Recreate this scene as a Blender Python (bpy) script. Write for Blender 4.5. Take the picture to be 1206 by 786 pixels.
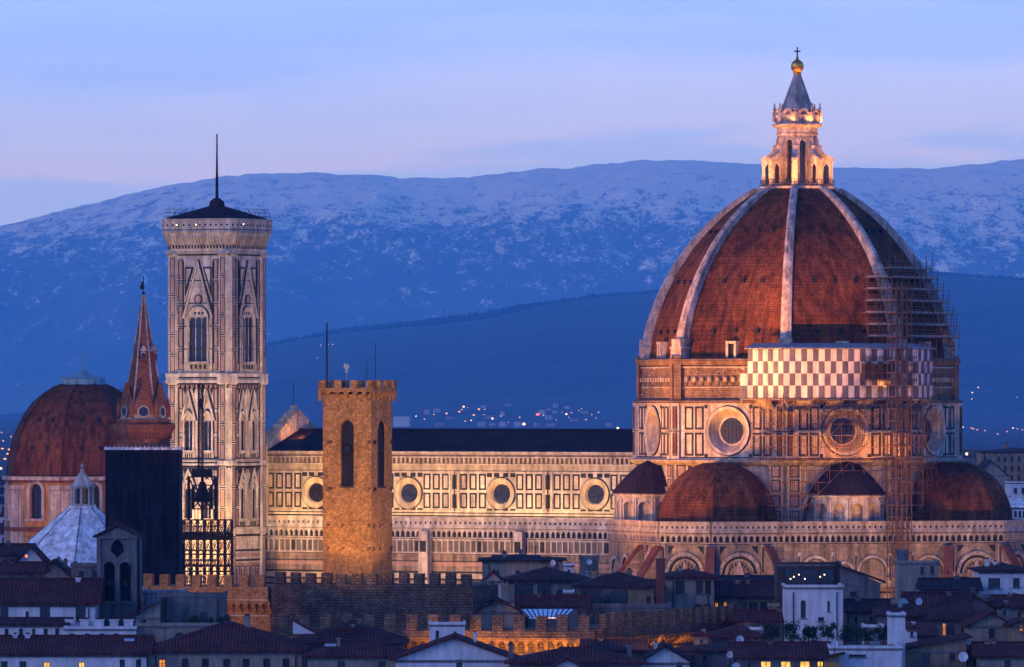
import bpy, math, random
import numpy as np
from mathutils import Vector, Matrix, noise
R_ = math.radians; PI = math.pi
sin, cos, sqrt = math.sin, math.cos, math.sqrt
for o_ in list(bpy.data.objects): bpy.data.objects.remove(o_)
SC = bpy.context.scene; COL = SC.collection
random.seed(7)
# ---------------------------------------------------------------- camera
F = 8625.0            # focal length in photo pixels (photo 1206 px wide)
HY, HZ = 475.0, 55.0  # horizon row, eye height
cd = bpy.data.cameras.new('camera'); cam = bpy.data.objects.new('camera', cd); COL.objects.link(cam)
cam.location = (0, 0, HZ); cam.rotation_euler = (PI/2, 0, 0)
cd.sensor_width = 36; cd.lens = F/1206*36; cd.shift_y = (HY-393)/1206
cd.clip_start = 5; cd.clip_end = 200000
SC.camera = cam
def WX(px, Y): return (px-603)*Y/F
def WZ(py, Y): return HZ-(py-HY)*Y/F
# ---------------------------------------------------------------- exposure
SC.view_settings.view_transform = 'Standard'; SC.view_settings.look = 'None'
SC.view_settings.exposure = 0; SC.view_settings.gamma = 1; SC.view_settings.use_curve_mapping = False
SC.render.engine = 'CYCLES'
SC.cycles.max_bounces = 5; SC.cycles.diffuse_bounces = 2; SC.cycles.glossy_bounces = 2; SC.cycles.volume_bounces = 1
SC.cycles.sample_clamp_indirect = 4; SC.cycles.use_denoising = True
SC.cycles.use_light_tree = True
def lin(c):
    return tuple(((x/255)/12.92 if x/255 <= .04045 else ((x/255+.055)/1.055)**2.4) for x in c)
# ---------------------------------------------------------------- sky (world)
world = bpy.data.worlds.new('World'); SC.world = world; world.use_nodes = True
nt = world.node_tree; N = nt.nodes; L = nt.links
for n in list(N): N.remove(n)
def nd(t, **k):
    n = N.new(t)
    for a, b in k.items(): setattr(n, a, b)
    return n
out = nd('ShaderNodeOutputWorld'); bg = nd('ShaderNodeBackground'); bg.inputs[1].default_value = 0.1
tc = nd('ShaderNodeTexCoord')
SUN_EL, SUN_ROT = 1.0, 235.0
sky = nd('ShaderNodeTexSky', sky_type='NISHITA', sun_disc=False, sun_elevation=R_(SUN_EL), sun_rotation=R_(SUN_ROT), altitude=100, air_density=1.0, dust_density=.6, ozone_density=4.0)
tint = nd('ShaderNodeMix', data_type='RGBA', blend_type='MULTIPLY'); tint.inputs[0].default_value = 1
tint.inputs[7].default_value = (9.4, 8.8, 13.2, 1)
L.new(sky.outputs[0], tint.inputs[6])
sep = nd('ShaderNodeSeparateXYZ'); L.new(tc.outputs['Generated'], sep.inputs[0])
# low bank of dusk cloud and mist: soft layers that hang between 1 and 4 degrees above the horizon
mp = nd('ShaderNodeMapping'); mp.inputs['Scale'].default_value = (9, 9, 60); L.new(tc.outputs['Generated'], mp.inputs[0])
nz = nd('ShaderNodeTexNoise'); nz.inputs['Scale'].default_value = 2.3; nz.inputs['Detail'].default_value = 4; nz.inputs['Roughness'].default_value = .5
L.new(mp.outputs[0], nz.inputs[0])
def mth(op, a, b=None, c=None):
    n = nd('ShaderNodeMath', operation=op)
    for i, x in enumerate((a, b, c)):
        if x is None: continue
        if isinstance(x, (int, float)): n.inputs[i].default_value = x
        else: L.new(x, n.inputs[i])
    return n.outputs[0]
wob = mth('MULTIPLY', mth('SUBTRACT', nz.outputs[0], .5), .024)
el = mth('ADD', sep.outputs[2], wob)
el = mth('SUBTRACT', el, mth('MULTIPLY', sep.outputs[0], .06))
ramp = nd('ShaderNodeValToRGB'); L.new(mth('MULTIPLY', el, 12.0), ramp.inputs[0])
rp = ramp.color_ramp
stops = [(0, (136, 166, 236)), (.26, (156, 186, 247)), (.385, (168, 191, 249)), (.41, (190, 198, 242)), (.47, (188, 200, 244)), (.56, (172, 192, 246)), (.62, (160, 184, 245)), (.7, (164, 188, 247)), (1, (146, 174, 242))]
SKYG = 1.42
while len(rp.elements) < len(stops): rp.elements.new(.5)
for e, (p, c) in zip(rp.elements, stops):
    e.position = p; e.color = tuple(x*10*SKYG*g for x, g in zip(lin(c), (.79, 1.14, 1.74)))+(1,)
mr = nd('ShaderNodeMapRange', interpolation_type='SMOOTHSTEP'); L.new(sep.outputs[2], mr.inputs[0])
mr.inputs[1].default_value = .06; mr.inputs[2].default_value = .42
mx = nd('ShaderNodeMix', data_type='RGBA'); L.new(mr.outputs[0], mx.inputs[0]); L.new(ramp.outputs[0], mx.inputs[6]); L.new(tint.outputs[2], mx.inputs[7])
L.new(mx.outputs[2], bg.inputs[0]); L.new(bg.outputs[0], out.inputs[0])
# ---------------------------------------------------------------- sun: the last diffuse glow of the set sun
sl = bpy.data.lights.new('sun', 'SUN'); sl.energy = .5; sl.angle = R_(25); sl.color = (1, .82, .78)
so = bpy.data.objects.new('sun', sl); COL.objects.link(so)
so.rotation_euler = Vector((sin(R_(SUN_ROT))*-1, -cos(R_(SUN_ROT)), -.35)).to_track_quat('-Z', 'Y').to_euler()
# ---------------------------------------------------------------- materials
def M_(name, col, rough=.8, var=.3, scale=.25, stain=.25, brick=None, bump=0., metal=0., rows=None, emit=None, em=0., speck=0., contrast=1):
    m = bpy.data.materials.new(name); m.use_nodes = True
    t = m.node_tree; n = t.nodes; l = t.links; p = n['Principled BSDF']
    p.inputs['Specular IOR Level'].default_value = .5 if rough < .5 else .12
    p.inputs['Roughness'].default_value = rough; p.inputs['Metallic'].default_value = metal
    if emit:
        p.inputs['Base Color'].default_value = (*col, 1); p.inputs['Emission Color'].default_value = (*emit, 1); p.inputs['Emission Strength'].default_value = em
        tcx = n.new('ShaderNodeTexCoord'); nn = n.new('ShaderNodeTexNoise'); nn.inputs['Scale'].default_value = 1.7; l.new(tcx.outputs['Object'], nn.inputs[0])
        mm = n.new('ShaderNodeMath'); mm.operation = 'MULTIPLY'; mm.inputs[1].default_value = em*2; l.new(nn.outputs[0], mm.inputs[0]); l.new(mm.outputs[0], p.inputs['Emission Strength'])
        return m
    tc = n.new('ShaderNodeTexCoord')
    def noi(sc, det, src, rg=.6):
        x = n.new('ShaderNodeTexNoise'); x.inputs['Scale'].default_value = sc; x.inputs['Detail'].default_value = det; x.inputs['Roughness'].default_value = rg
        l.new(src, x.inputs[0]); return x.outputs[0]
    def rng(src, lo, hi, a=.3, b=.7):
        x = n.new('ShaderNodeMapRange'); l.new(src, x.inputs[0]); x.inputs[1].default_value = a; x.inputs[2].default_value = b; x.inputs[3].default_value = lo; x.inputs[4].default_value = hi; return x.outputs[0]
    def mul(a, b):
        x = n.new('ShaderNodeMath'); x.operation = 'MULTIPLY'; l.new(a, x.inputs[0]); l.new(b, x.inputs[1]); return x.outputs[0]
    f = rng(noi(scale, 6, tc.outputs['Object'], .65), 1-var, 1+var)
    if stain:
        mp = n.new('ShaderNodeMapping'); mp.inputs['Scale'].default_value = (1.1, 1.1, .16); l.new(tc.outputs['Object'], mp.inputs[0])
        f = mul(f, rng(noi(.9, 5, mp.outputs[0]), 1-stain, 1+stain*.3, .35, .65))
    if speck: f = mul(f, rng(noi(2.6, 3, tc.outputs['Object'], .8), 1-speck, 1+speck))
    hgt = None
    if brick:
        w, h, mo, c2, cm = brick
        b = n.new('ShaderNodeTexBrick'); l.new(tc.outputs['UV'], b.inputs[0]); b.inputs['Scale'].default_value = 1
        b.inputs['Color1'].default_value = (*col, 1); b.inputs['Color2'].default_value = (*c2, 1); b.inputs['Mortar'].default_value = (*cm, 1)
        b.inputs['Brick Width'].default_value = w; b.inputs['Row Height'].default_value = h; b.inputs['Mortar Size'].default_value = mo; b.inputs['Mortar Smooth'].default_value = .3
        base = b.outputs[0]; hgt = b.outputs[1]
    else:
        rgb = n.new('ShaderNodeRGB'); rgb.outputs[0].default_value = (*col, 1); base = rgb.outputs[0]
    if rows:
        sp = n.new('ShaderNodeSeparateXYZ'); l.new(tc.outputs['UV'], sp.inputs[0])
        w1 = n.new('ShaderNodeMath'); w1.operation = 'MULTIPLY'; w1.inputs[1].default_value = 2*PI/rows; l.new(sp.outputs[0], w1.inputs[0])
        w2 = n.new('ShaderNodeMath'); w2.operation = 'SINE'; l.new(w1.outputs[0], w2.inputs[0])
        f = mul(f, rng(w2.outputs[0], .8, 1.1, -1, 1)); hgt = w2.outputs[0]
    v = n.new('ShaderNodeVectorMath'); v.operation = 'SCALE'; l.new(base, v.inputs[0]); l.new(f, v.inputs['Scale'])
    l.new(v.outputs[0], p.inputs['Base Color'])
    if bump:
        bp = n.new('ShaderNodeBump'); bp.inputs['Strength'].default_value = bump; bp.inputs['Distance'].default_value = .08
        src = noi(1.6, 5, tc.outputs['Object'], .7)
        if hgt is not None:
            ad = n.new('ShaderNodeMath'); ad.operation = 'SUBTRACT' if brick else 'ADD'; l.new(src, ad.inputs[0]); l.new(hgt, ad.inputs[1]); src = ad.outputs[0]
        l.new(src, bp.inputs['Height']); l.new(bp.outputs[0], p.inputs['Normal'])
    return m
M = dict(
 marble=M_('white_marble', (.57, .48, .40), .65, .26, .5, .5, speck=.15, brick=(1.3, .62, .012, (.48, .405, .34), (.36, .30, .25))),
 dimmarb=M_('dim_dirty_marble', (.33, .245, .175), .75, .3, .5, .55, speck=.25, brick=(1.3, .62, .015, (.25, .185, .135), (.16, .12, .09))),  # brown grime, plus the weak light on the lower walls put into the colour
 stoneb=M_('brown_rubble_stone', (.23, .155, .095), .95, .35, .5, .3, brick=(.7, .34, .05, (.15, .10, .065), (.09, .065, .045)), bump=.9, speck=.45),  # lighter than the other rubble: warm light on the low battlements put into colour
 marb2=M_('greyed_marble', (.42, .34, .285), .7, .3, .6, .5, speck=.2),
 marb3=M_('rosy_marble', (.52, .40, .33), .7, .25, .6, .45, speck=.2),
 green=M_('dark_green_marble', (.022, .025, .026), .55, .35, .6, .2),
 pink=M_('pink_marble', (.40, .235, .19), .6, .25, .6, .3),
 cream=M_('ochre_stone_trim', (.44, .35, .25), .75, .3, .6, .4, speck=.2),
 rough=M_('bare_rough_masonry', (.26, .165, .105), .95, .35, .5, .35, brick=(1.1, .42, .03, (.20, .125, .08), (.10, .065, .045)), bump=.6, speck=.25),
 dome=M_('dome_clay_tile', (.19, .064, .023), .9, .5, .16, .62, brick=(.72, .55, .04, (.145, .048, .018), (.07, .023, .012)), bump=.6, speck=.34),
 rib=M_('weathered_rib_marble', (.47, .38, .32), .75, .4, .6, .55, speck=.45, bump=.5),
 tile=M_('clay_roof_tile', (.095, .027, .022), .9, .4, .35, .3, rows=.42, bump=.7, speck=.5),
 tile2=M_('old_clay_roof_tile', (.07, .03, .026), .9, .45, .4, .3, rows=.42, bump=.7, speck=.55),
 tiled=M_('dark_roof_tile', (.034, .022, .024), .95, .35, .3, .2, rows=.5, bump=.5),
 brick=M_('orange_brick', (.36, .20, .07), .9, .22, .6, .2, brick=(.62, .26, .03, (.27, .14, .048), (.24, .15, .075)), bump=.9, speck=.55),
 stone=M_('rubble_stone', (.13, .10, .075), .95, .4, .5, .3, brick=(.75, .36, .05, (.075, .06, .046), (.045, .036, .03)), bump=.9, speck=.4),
 spire=M_('red_spire_brick', (.33, .12, .055), .9, .25, .5, .25, brick=(.5, .2, .02, (.19, .065, .04), (.16, .07, .05)), bump=.4, speck=.2),
 lead=M_('pale_roof_slab', (.86, .80, .76), .6, .25, .45, .5, speck=.25),
 iron=M_('dark_iron', (.02, .02, .022), .6, .3, 1, 0, metal=.3),
 net=M_('black_netting', (.016, .017, .022), .85, .5, .35, .5, speck=.2),
 steel=M_('scaffold_steel', (.20, .095, .055), .5, .3, 1, .2, metal=.3),
 plank=M_('scaffold_plank', (.36, .29, .23), .8, .3, .8, .2),
 panel=M_('slate_green_panel', (.15, .13, .105), .65, .3, .6, .4),
 panel2=M_('brownish_marble_panel', (.21, .155, .115), .65, .3, .6, .4),
 panel3=M_('dark_marble_panel', (.10, .085, .07), .65, .3, .6, .4),
 glass=M_('dark_window_glass', (.012, .013, .018), .25, .4, .8, 0),
 gold=M_('gilded_copper', (.62, .33, .06), .38, .2, 1, 0, metal=.85),
 copper=M_('pale_green_copper', (.20, .32, .33), .6, .25, .6, .3),
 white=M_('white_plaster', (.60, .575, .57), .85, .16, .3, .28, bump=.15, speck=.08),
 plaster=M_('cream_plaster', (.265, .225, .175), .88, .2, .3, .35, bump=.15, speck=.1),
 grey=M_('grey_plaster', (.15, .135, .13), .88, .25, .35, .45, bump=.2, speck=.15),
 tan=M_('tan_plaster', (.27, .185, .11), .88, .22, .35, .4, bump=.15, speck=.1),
 ochre=M_('yellow_ochre_plaster', (.38, .20, .06), .88, .22, .35, .35, bump=.15),
 wood=M_('dark_wood', (.055, .04, .032), .7, .3, 1, 0),
 shut=M_('shutter_paint', (.045, .05, .055), .7, .2, 1, 0),
 skyl=M_('skylight_glass', (.45, .52, .6), .12, .1, .6, 0),
 dish=M_('dish_enamel', (.62, .63, .66), .5, .1, 1, .1),
 screenA=M_('printed_screen_pale', (.70, .60, .56), .8, .16, .5, .35, speck=.08, bump=.3),
 screenB=M_('printed_screen_grey', (.14, .125, .155), .8, .2, .5, .35, speck=.1, bump=.3),
 rust=M_('rust_red_stone', (.15, .055, .04), .8, .3, .7, .3),
 plant=M_('leaf_green', (.035, .055, .025), .8, .5, 1.5, 0),
 terracotta=M_('terracotta_pot', (.22, .09, .055), .85, .2, 2, 0),
 corr=M_('corrugated_sheet', (.30, .31, .34), .5, .2, .5, .4, rows=.7, bump=.5),
 lit=M_('lit_window_yellow', (.3, .2, .1), emit=(1, .55, .09), em=1.15),
 lito=M_('lit_window_orange', (.3, .15, .05), emit=(1, .30, .035), em=.95),
 lamp=M_('lamp_glow', (.5, .4, .3), emit=(1, .42, .09), em=1.6),
 lampw=M_('lamp_glow_white', (.5, .5, .5), emit=(1, .72, .40), em=2.6),
 lampr=M_('lamp_glow_red', (.5, .1, .05), emit=(1, .12, .06), em=2.4),
)
# ---------------------------------------------------------------- mesh builder
class MB:
    def __init__(s): s.v = []; s.f = []; s.m = []
    def add(s, vs, fs, mi=0):
        n = len(s.v); s.v += [tuple(p) for p in vs]; s.f += [[i+n for i in f] for f in fs]
        s.m += ([mi]*len(fs) if isinstance(mi, int) else mi); return s
    def box(s, x0, x1, y0, y1, z0, z1, mi=0):
        return s.add([(x0, y0, z0), (x1, y0, z0), (x1, y1, z0), (x0, y1, z0), (x0, y0, z1), (x1, y0, z1), (x1, y1, z1), (x0, y1, z1)],
              [[0, 3, 2, 1], [4, 5, 6, 7], [0, 1, 5, 4], [1, 2, 6, 5], [2, 3, 7, 6], [3, 0, 4, 7]], mi)
    def loft(s, rings, mi=0, cap0=True, cap1=True):   # rings: equal-length closed loops, counter-clockwise from above going up
        n = len(rings[0]); vs = [p for r in rings for p in r]; fs = []
        for k in range(len(rings)-1):
            for i in range(n): j = (i+1) % n; fs.append([k*n+i, k*n+j, (k+1)*n+j, (k+1)*n+i])
        if cap0: fs.append(list(range(n))[::-1])
        if cap1: fs.append([(len(rings)-1)*n+i for i in range(n)])
        return s.add(vs, fs, mi)
    def prism(s, poly, z0, z1, mi=0, cap0=True, cap1=True):
        return s.loft([[(x, y, z0) for x, y in poly], [(x, y, z1) for x, y in poly]], mi, cap0, cap1)
    def lathe(s, prof, n, cx=0, cy=0, a0=0, mi=0, cap0=True, cap1=True):
        return s.loft([[(cx+r*cos(a0+2*PI*i/n), cy+r*sin(a0+2*PI*i/n), z) for i in range(n)] for r, z in prof], mi, cap0, cap1)
    def tube(s, p, q, r, n=4, r2=None, mi=0):
        p = Vector(p); q = Vector(q); d = (q-p)
        if d.length < 1e-6: return s
        d.normalize(); a = d.orthogonal().normalized() if abs(d.z) > .99 else d.cross(Vector((0, 0, 1))).normalized(); b = d.cross(a); r2 = r if r2 is None else r2
        ri = [[p+(a*cos(2*PI*i/n+PI/4)+b*sin(2*PI*i/n+PI/4))*r for i in range(n)], [q+(a*cos(2*PI*i/n+PI/4)+b*sin(2*PI*i/n+PI/4))*r2 for i in range(n)]]
        return s.loft(ri, mi)
    def sphere(s, c, r, n=12, k=8, mi=0, sz=1):
        return s.lathe([(max(r*sin(PI*i/k), r*.02), c[2]-r*sz*cos(PI*i/k)) for i in range(k+1)], n, c[0], c[1], 0, mi)
    def build(s, name, mats, parent=None, smooth=False):
        me = bpy.data.meshes.new(name); me.from_pydata(s.v, [], s.f)
        if not isinstance(mats, (list, tuple)): mats = [mats]
        for m in mats: me.materials.append(M[m] if isinstance(m, str) else m)
        if s.m: me.polygons.foreach_set('material_index', s.m)
        me.update()
        # UVs in metres: u along the horizontal of each face, v up its slope
        nf = len(me.polygons)
        if nf:
            nr = np.empty(nf*3); me.polygons.foreach_get('normal', nr); nr = nr.reshape(-1, 3)
            lt = np.empty(nf, int); me.polygons.foreach_get('loop_total', lt)
            li = np.empty(len(me.loops), int); me.loops.foreach_get('vertex_index', li)
            co = np.array(s.v)[li]; fi = np.repeat(np.arange(nf), lt)
            u = np.stack([-nr[:, 1], nr[:, 0], np.zeros(nf)], 1); ln = np.linalg.norm(u, axis=1)
            u[ln < .05] = (1, 0, 0); u /= np.linalg.norm(u, axis=1)[:, None]; v = np.cross(nr, u)
            uv = np.stack([(co*u[fi]).sum(1), (co*v[fi]).sum(1)], 1)
            me.uv_layers.new(name='UVMap').data.foreach_set('uv', uv.ravel())
        if smooth: me.polygons.foreach_set('use_smooth', [True]*nf)
        o = bpy.data.objects.new(name, me); COL.objects.link(o)
        if parent: o.parent = parent
        return o
def tag(o, label=None, cat=None, group=None, kind=None):
    for k, v in (('label', label), ('category', cat), ('group', group), ('kind', kind)):
        if v: o[k] = v
    return o
def thing(name, label, cat, loc=(0, 0, 0), rz=0, group=None):
    o = bpy.data.objects.new(name, None); COL.objects.link(o); o.location = loc; o.rotation_euler = (0, 0, rz); o.empty_display_size = .5
    return tag(o, label, cat, group)
def copy_tree(o, parent=None):
    c = o.copy(); COL.objects.link(c)
    if parent: c.parent = parent
    for ch in list(o.children): copy_tree(ch, c)
    return c
class Wall:
    """a wall plane of a mesh builder: s runs from p0 to p1, z up, o outwards"""
    def __init__(s, mb, p0, p1):
        s.mb = mb; s.p = Vector(p0); d = Vector(p1)-s.p; s.L = d.length; s.d = d.normalized(); s.n = Vector((s.d.y, -s.d.x))
    def P(s, a, z, o=0): q = s.p+s.d*a+s.n*o; return (q.x, q.y, z)
    def rect(s, a0, a1, z0, z1, o0, o1, mi=0):
        v = [s.P(a0, z0, o0), s.P(a1, z0, o0), s.P(a1, z1, o0), s.P(a0, z1, o0), s.P(a0, z0, o1), s.P(a1, z0, o1), s.P(a1, z1, o1), s.P(a0, z1, o1)]
        s.mb.add(v, [[4, 5, 6, 7], [0, 1, 5, 4], [1, 2, 6, 5], [2, 3, 7, 6], [3, 0, 4, 7], [3, 2, 1, 0]], mi); return s
    def poly(s, pts, o0, o1, mi=0):
        n = len(pts); v = [s.P(a, z, o0) for a, z in pts]+[s.P(a, z, o1) for a, z in pts]
        f = [[n+i for i in range(n)], list(range(n))[::-1]]+[[i, (i+1) % n, n+(i+1) % n, n+i] for i in range(n)]
        s.mb.add(v, f, mi); return s
    def flat(s, pts, o, mi=0): s.mb.add([s.P(a, z, o) for a, z in pts], [list(range(len(pts)))], mi); return s
    def frame(s, a0, a1, z0, z1, t, o0, o1, mi=0):
        s.rect(a0, a1, z0, z0+t, o0, o1, mi); s.rect(a0, a1, z1-t, z1, o0, o1, mi); s.rect(a0, a0+t, z0+t, z1-t, o0, o1, mi); s.rect(a1-t, a1, z0+t, z1-t, o0, o1, mi); return s
    def ring(s, a, z, r0, r1, o0, o1, mi=0, t0=0, t1=2*PI, n=32, oi=None, k=1):
        """a raised band between radii r0 < r1; oi: its inner edge's own depth (a splay)"""
        oi = o1 if oi is None else oi; v = []; f = []
        for i in range(n+1):
            t = t0+(t1-t0)*i/n; c, d = cos(t), sin(t)*k
            v += [s.P(a+r0*c, z+r0*d, oi), s.P(a+r1*c, z+r1*d, o1), s.P(a+r1*c, z+r1*d, o0), s.P(a+r0*c, z+r0*d, min(o0, oi))]
        for i in range(n):
            b = i*4
            f += [[b, b+1, b+5, b+4], [b+1, b+2, b+6, b+5], [b+3, b, b+4, b+7]]
        s.mb.add(v, f, mi); return s
    def disc(s, a, z, r, o, mi=0, n=32): return s.flat([(a+r*cos(2*PI*i/n), z+r*sin(2*PI*i/n)) for i in range(n)], o, mi)
    def arch_pts(s, a, w, zs, pointed, n=8):
        """outline of an arch head from right springing to left springing"""
        h = w/2
        if not pointed: return [(a+h*cos(PI*i/(2*n)), zs+h*sin(PI*i/(2*n))) for i in range(2*n+1)]
        e = .35*w; R = h+e; tm = math.acos(e/R); q = [(a-e+R*cos(tm*i/n), zs+R*sin(tm*i/n)) for i in range(n+1)]
        return q+[(2*a-x, z) for x, z in q[::-1][1:]]
    def arch_top(s, w, pointed): return w/2 if not pointed else sqrt((w/2+.35*w)**2-(.35*w)**2)
    def arch_ring(s, a, w, zs, t, o0, o1, mi=0, pointed=False, n=8):
        A = s.arch_pts(a, w, zs, pointed, n); B = s.arch_pts(a, w+2*t, zs, pointed, n); v = []; f = []
        for p, q in zip(A, B): v += [s.P(*p, o1), s.P(*q, o1), s.P(*q, o0), s.P(*p, o0)]
        for i in range(len(A)-1):
            b = i*4; f += [[b, b+1, b+5, b+4], [b+1, b+2, b+6, b+5], [b+3, b, b+4, b+7]]
        s.mb.add(v, f, mi); return s
    def arch_fill(s, a, w, z0, zs, o, mi=0, pointed=False, n=8): return s.flat([(a-w/2, z0), (a+w/2, z0)]+s.arch_pts(a, w, zs, pointed, n), o, mi)
    def spandrel(s, a, w, zs, zt, o0, o1, mi=0, pointed=False, n=8):
        A = s.arch_pts(a, w, zs, pointed, n); m = len(A)//2; top = A[m]; k = [] if abs(top[1]-zt) < 1e-3 else [(a, zt)]
        s.poly([(a+w/2, zt)]+k+A[:m+1][::-1], o0, o1, mi)
        s.poly(k+[(a-w/2, zt)]+A[m:][::-1], o0, o1, mi); return s
    def holes(s, a0, a1, z0, z1, hs, o=0, depth=.4, mi=0, jm=None):
        """the wall sheet with rectangular openings hs=(a,b,c,d) and their reveals"""
        A = sorted({a0, a1, *[min(max(x, a0), a1) for h in hs for x in h[:2]]}); Z = sorted({z0, z1, *[min(max(x, z0), z1) for h in hs for x in h[2:4]]})
        for i in range(len(A)-1):
            for j in range(len(Z)-1):
                ca, cz = (A[i]+A[i+1])/2, (Z[j]+Z[j+1])/2
                if any(h[0] < ca < h[1] and h[2] < cz < h[3] for h in hs): continue
                s.flat([(A[i], Z[j]), (A[i+1], Z[j]), (A[i+1], Z[j+1]), (A[i], Z[j+1])], o, mi)
        for h in hs:
            a, b, c, d = h[:4]; q = [(a, c), (b, c), (b, d), (a, d)]
            for i in range(4):
                p, r = q[i], q[(i+1) % 4]
                s.mb.add([s.P(*p, o), s.P(*r, o), s.P(*r, o-depth), s.P(*p, o-depth)], [[3, 2, 1, 0]], mi if jm is None else jm)
        return s
    def round_hole(s, a0, a1, z0, z1, a, z, r, o=0, mi=0, n=48):
        """the wall sheet with a round opening"""
        T = sorted([2*PI*i/n for i in range(n)]+[math.atan2(zz-z, aa-a) % (2*PI) for aa in (a0, a1) for zz in (z0, z1)]); v = []; f = []
        for t in T:
            c, d = cos(t), sin(t); k = min(((a1-a)/c if c > 1e-9 else (a0-a)/c if c < -1e-9 else 1e9), ((z1-z)/d if d > 1e-9 else (z0-z)/d if d < -1e-9 else 1e9))
            v += [s.P(a+r*c, z+r*d, o), s.P(a+k*c, z+k*d, o)]
        m = len(T)
        for i in range(m): j = (i+1) % m; f.append([2*i, 2*i+1, 2*j+1, 2*j])
        s.mb.add(v, f, mi); return s
def ngon(n, r, a0=0, cx=0, cy=0): return [(cx+r*cos(a0+2*PI*i/n), cy+r*sin(a0+2*PI*i/n)) for i in range(n)]
def spot(name, pos, tgt, power, col=(1, .6, .27), ang=60, blend=.6, size=.3):
    l = bpy.data.lights.new(name, 'SPOT'); l.energy = power; l.color = col; l.spot_size = R_(ang); l.spot_blend = blend; l.shadow_soft_size = size
    o = bpy.data.objects.new(name, l); COL.objects.link(o); o.location = pos
    o.rotation_euler = (Vector(tgt)-Vector(pos)).to_track_quat('-Z', 'Y').to_euler(); return o
# ================================================================ THE CATHEDRAL (local frame: x east, y north, dome centre at 0,0)
CX, CY, CROT = WX(939, 1250), 1250.0, R_(-29)
def CW(x, y, z=0):  # cathedral local -> world
    c, s = cos(CROT), sin(CROT); return (CX+c*x-s*y, CY+s*x+c*y, z)
cath = thing('cathedral', 'great marble cathedral with a ribbed red tiled dome, long nave and white lantern', 'cathedral', (CX, CY, 0), CROT)
V8 = lambda r, cx=0, cy=0: ngon(8, r, R_(22.5), cx, cy)
# ---- lower walls: aisle and tribunes, one outline seen from outside
half = [(-101, -20), (-25.66, -20), (-11.46, -34.2), (-4.74, -40.96), (4.74, -40.96), (11.46, -34.2), (34.2, -11.46), (40.96, -4.74)]
OUT = half+[(x, -y) for x, y in half[::-1]]
ZT = 33.5
mb = MB(); mb.prism(OUT, 0, ZT, 0); mb.build('lower_wall', ['dimmarb'], cath)
mb = MB(); mb.prism([(x*.995, y*.985) for x, y in OUT], ZT+.005, ZT+.25, 0); mb.build('terrace', ['cream'], cath)
def gallery(W, L):
    """balustrade with square openings, over a table of small pointed arches"""
    W.rect(0, L, 35.0, 35.35, -.35, .55, 0); W.rect(0, L, 33.5, 33.9, -.35, .6, 0); W.rect(0, L, 33.9, 35.0, -.3, -.2, 1)  # dark back plate stands in for the shadow behind the openings
    W.rect(0, L, 34.6, 35.0, -.2, .45, 0); W.rect(0, L, 33.9, 34.2, -.2, .45, 0)
    n = max(2, round(L/.98)); p = L/n
    for i in range(n+1): W.rect(max(0, i*p-.31), min(L, i*p+.31), 34.2, 34.6, -.2, .43, 0)
    W.rect(0, L, 33.42, 33.5, 0, .62, 1); W.rect(0, L, 33.2, 33.42, 0, .58, 2); W.rect(0, L, 31.9, 33.2, 0, .03, 1)
    n = max(2, round(L/1.02)); p = L/n
    for i in range(n+1):
        W.rect(max(0, i*p-.15), min(L, i*p+.15), 32.0, 32.7, .03, .5, 0)
        if i < n:
            a = (i+.5)*p; w = p-.34
            W.poly([(a+w/2, 32.7), (a+p/2, 32.7), (a+p/2, 33.2), (a-p/2, 33.2), (a-p/2, 32.7), (a-w/2, 32.7), (a, 33.14)], .03, .5, 0)
    W.rect(0, L, 31.72, 31.9, 0, .3, 0); W.rect(0, L, 31.6, 31.72, 0, .12, 1)
def bands(W, L, z0, z1, skip=()):
    rows = [(0, .55, 0), (.55, .9, 1), (.9, 1.8, 2), (1.8, 2.15, 1), (2.15, 2.8, 0), (2.8, 3.15, 1), (3.15, 4.2, 2), (4.2, 4.5, 1)]
    z = z1
    while z > z0:
        for a, b, m in rows:
            if z-a > z0 and m != 0: W.rect(.1, L-.1, max(z0, z-b), z-a, 0, .06 if m == 1 else .03, m)
        z -= 4.6
seg = lambda i: (OUT[i], OUT[i+1])
# aisle
mb = MB(); W = Wall(mb, *seg(0)); L_ = W.L; gallery(W, L_)
n = round(L_/1.12); p = L_/n
W.rect(0, L_, 29.1, 29.35, 0, .26, 0); W.rect(0, L_, 31.35, 31.6, 0, .1, 0); W.rect(0, L_, 29.0, 29.1, 0, .12, 1)
for i in range(n):
    W.rect(i*p-.13, i*p+.13, 29.35, 31.35, 0, .16, 0); W.rect(i*p+.2, (i+1)*p-.2, 29.5, 31.2, 0, .05, random.choice((4, 4, 7, 8)) if i % 11 else 1)
W.rect(0, L_, 27.7, 27.85, 0, .06, 1); W.rect(0, L_, 27.0, 27.6, 0, .03, 3)
bands(W, L_, 8, 26.6)
for lx in (-42.7, -61.3, -80):
    a = lx+101; W.rect(a-.9, a+.9, 0, 33.0, .05, 1.5, 0); W.rect(a-.6, a+.6, 29.4, 31.3, 1.5, 1.56, 1)
    for k in range(9): W.rect(a-.9, a+.9, 24.6-k*2.4, 25.0-k*2.4, 1.5, 1.54, 1)
mb.build('aisle_wall', ['marble', 'green', 'cream', 'pink', 'panel', 'marb2', 'marb3', 'panel2', 'panel3'], cath)
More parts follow.
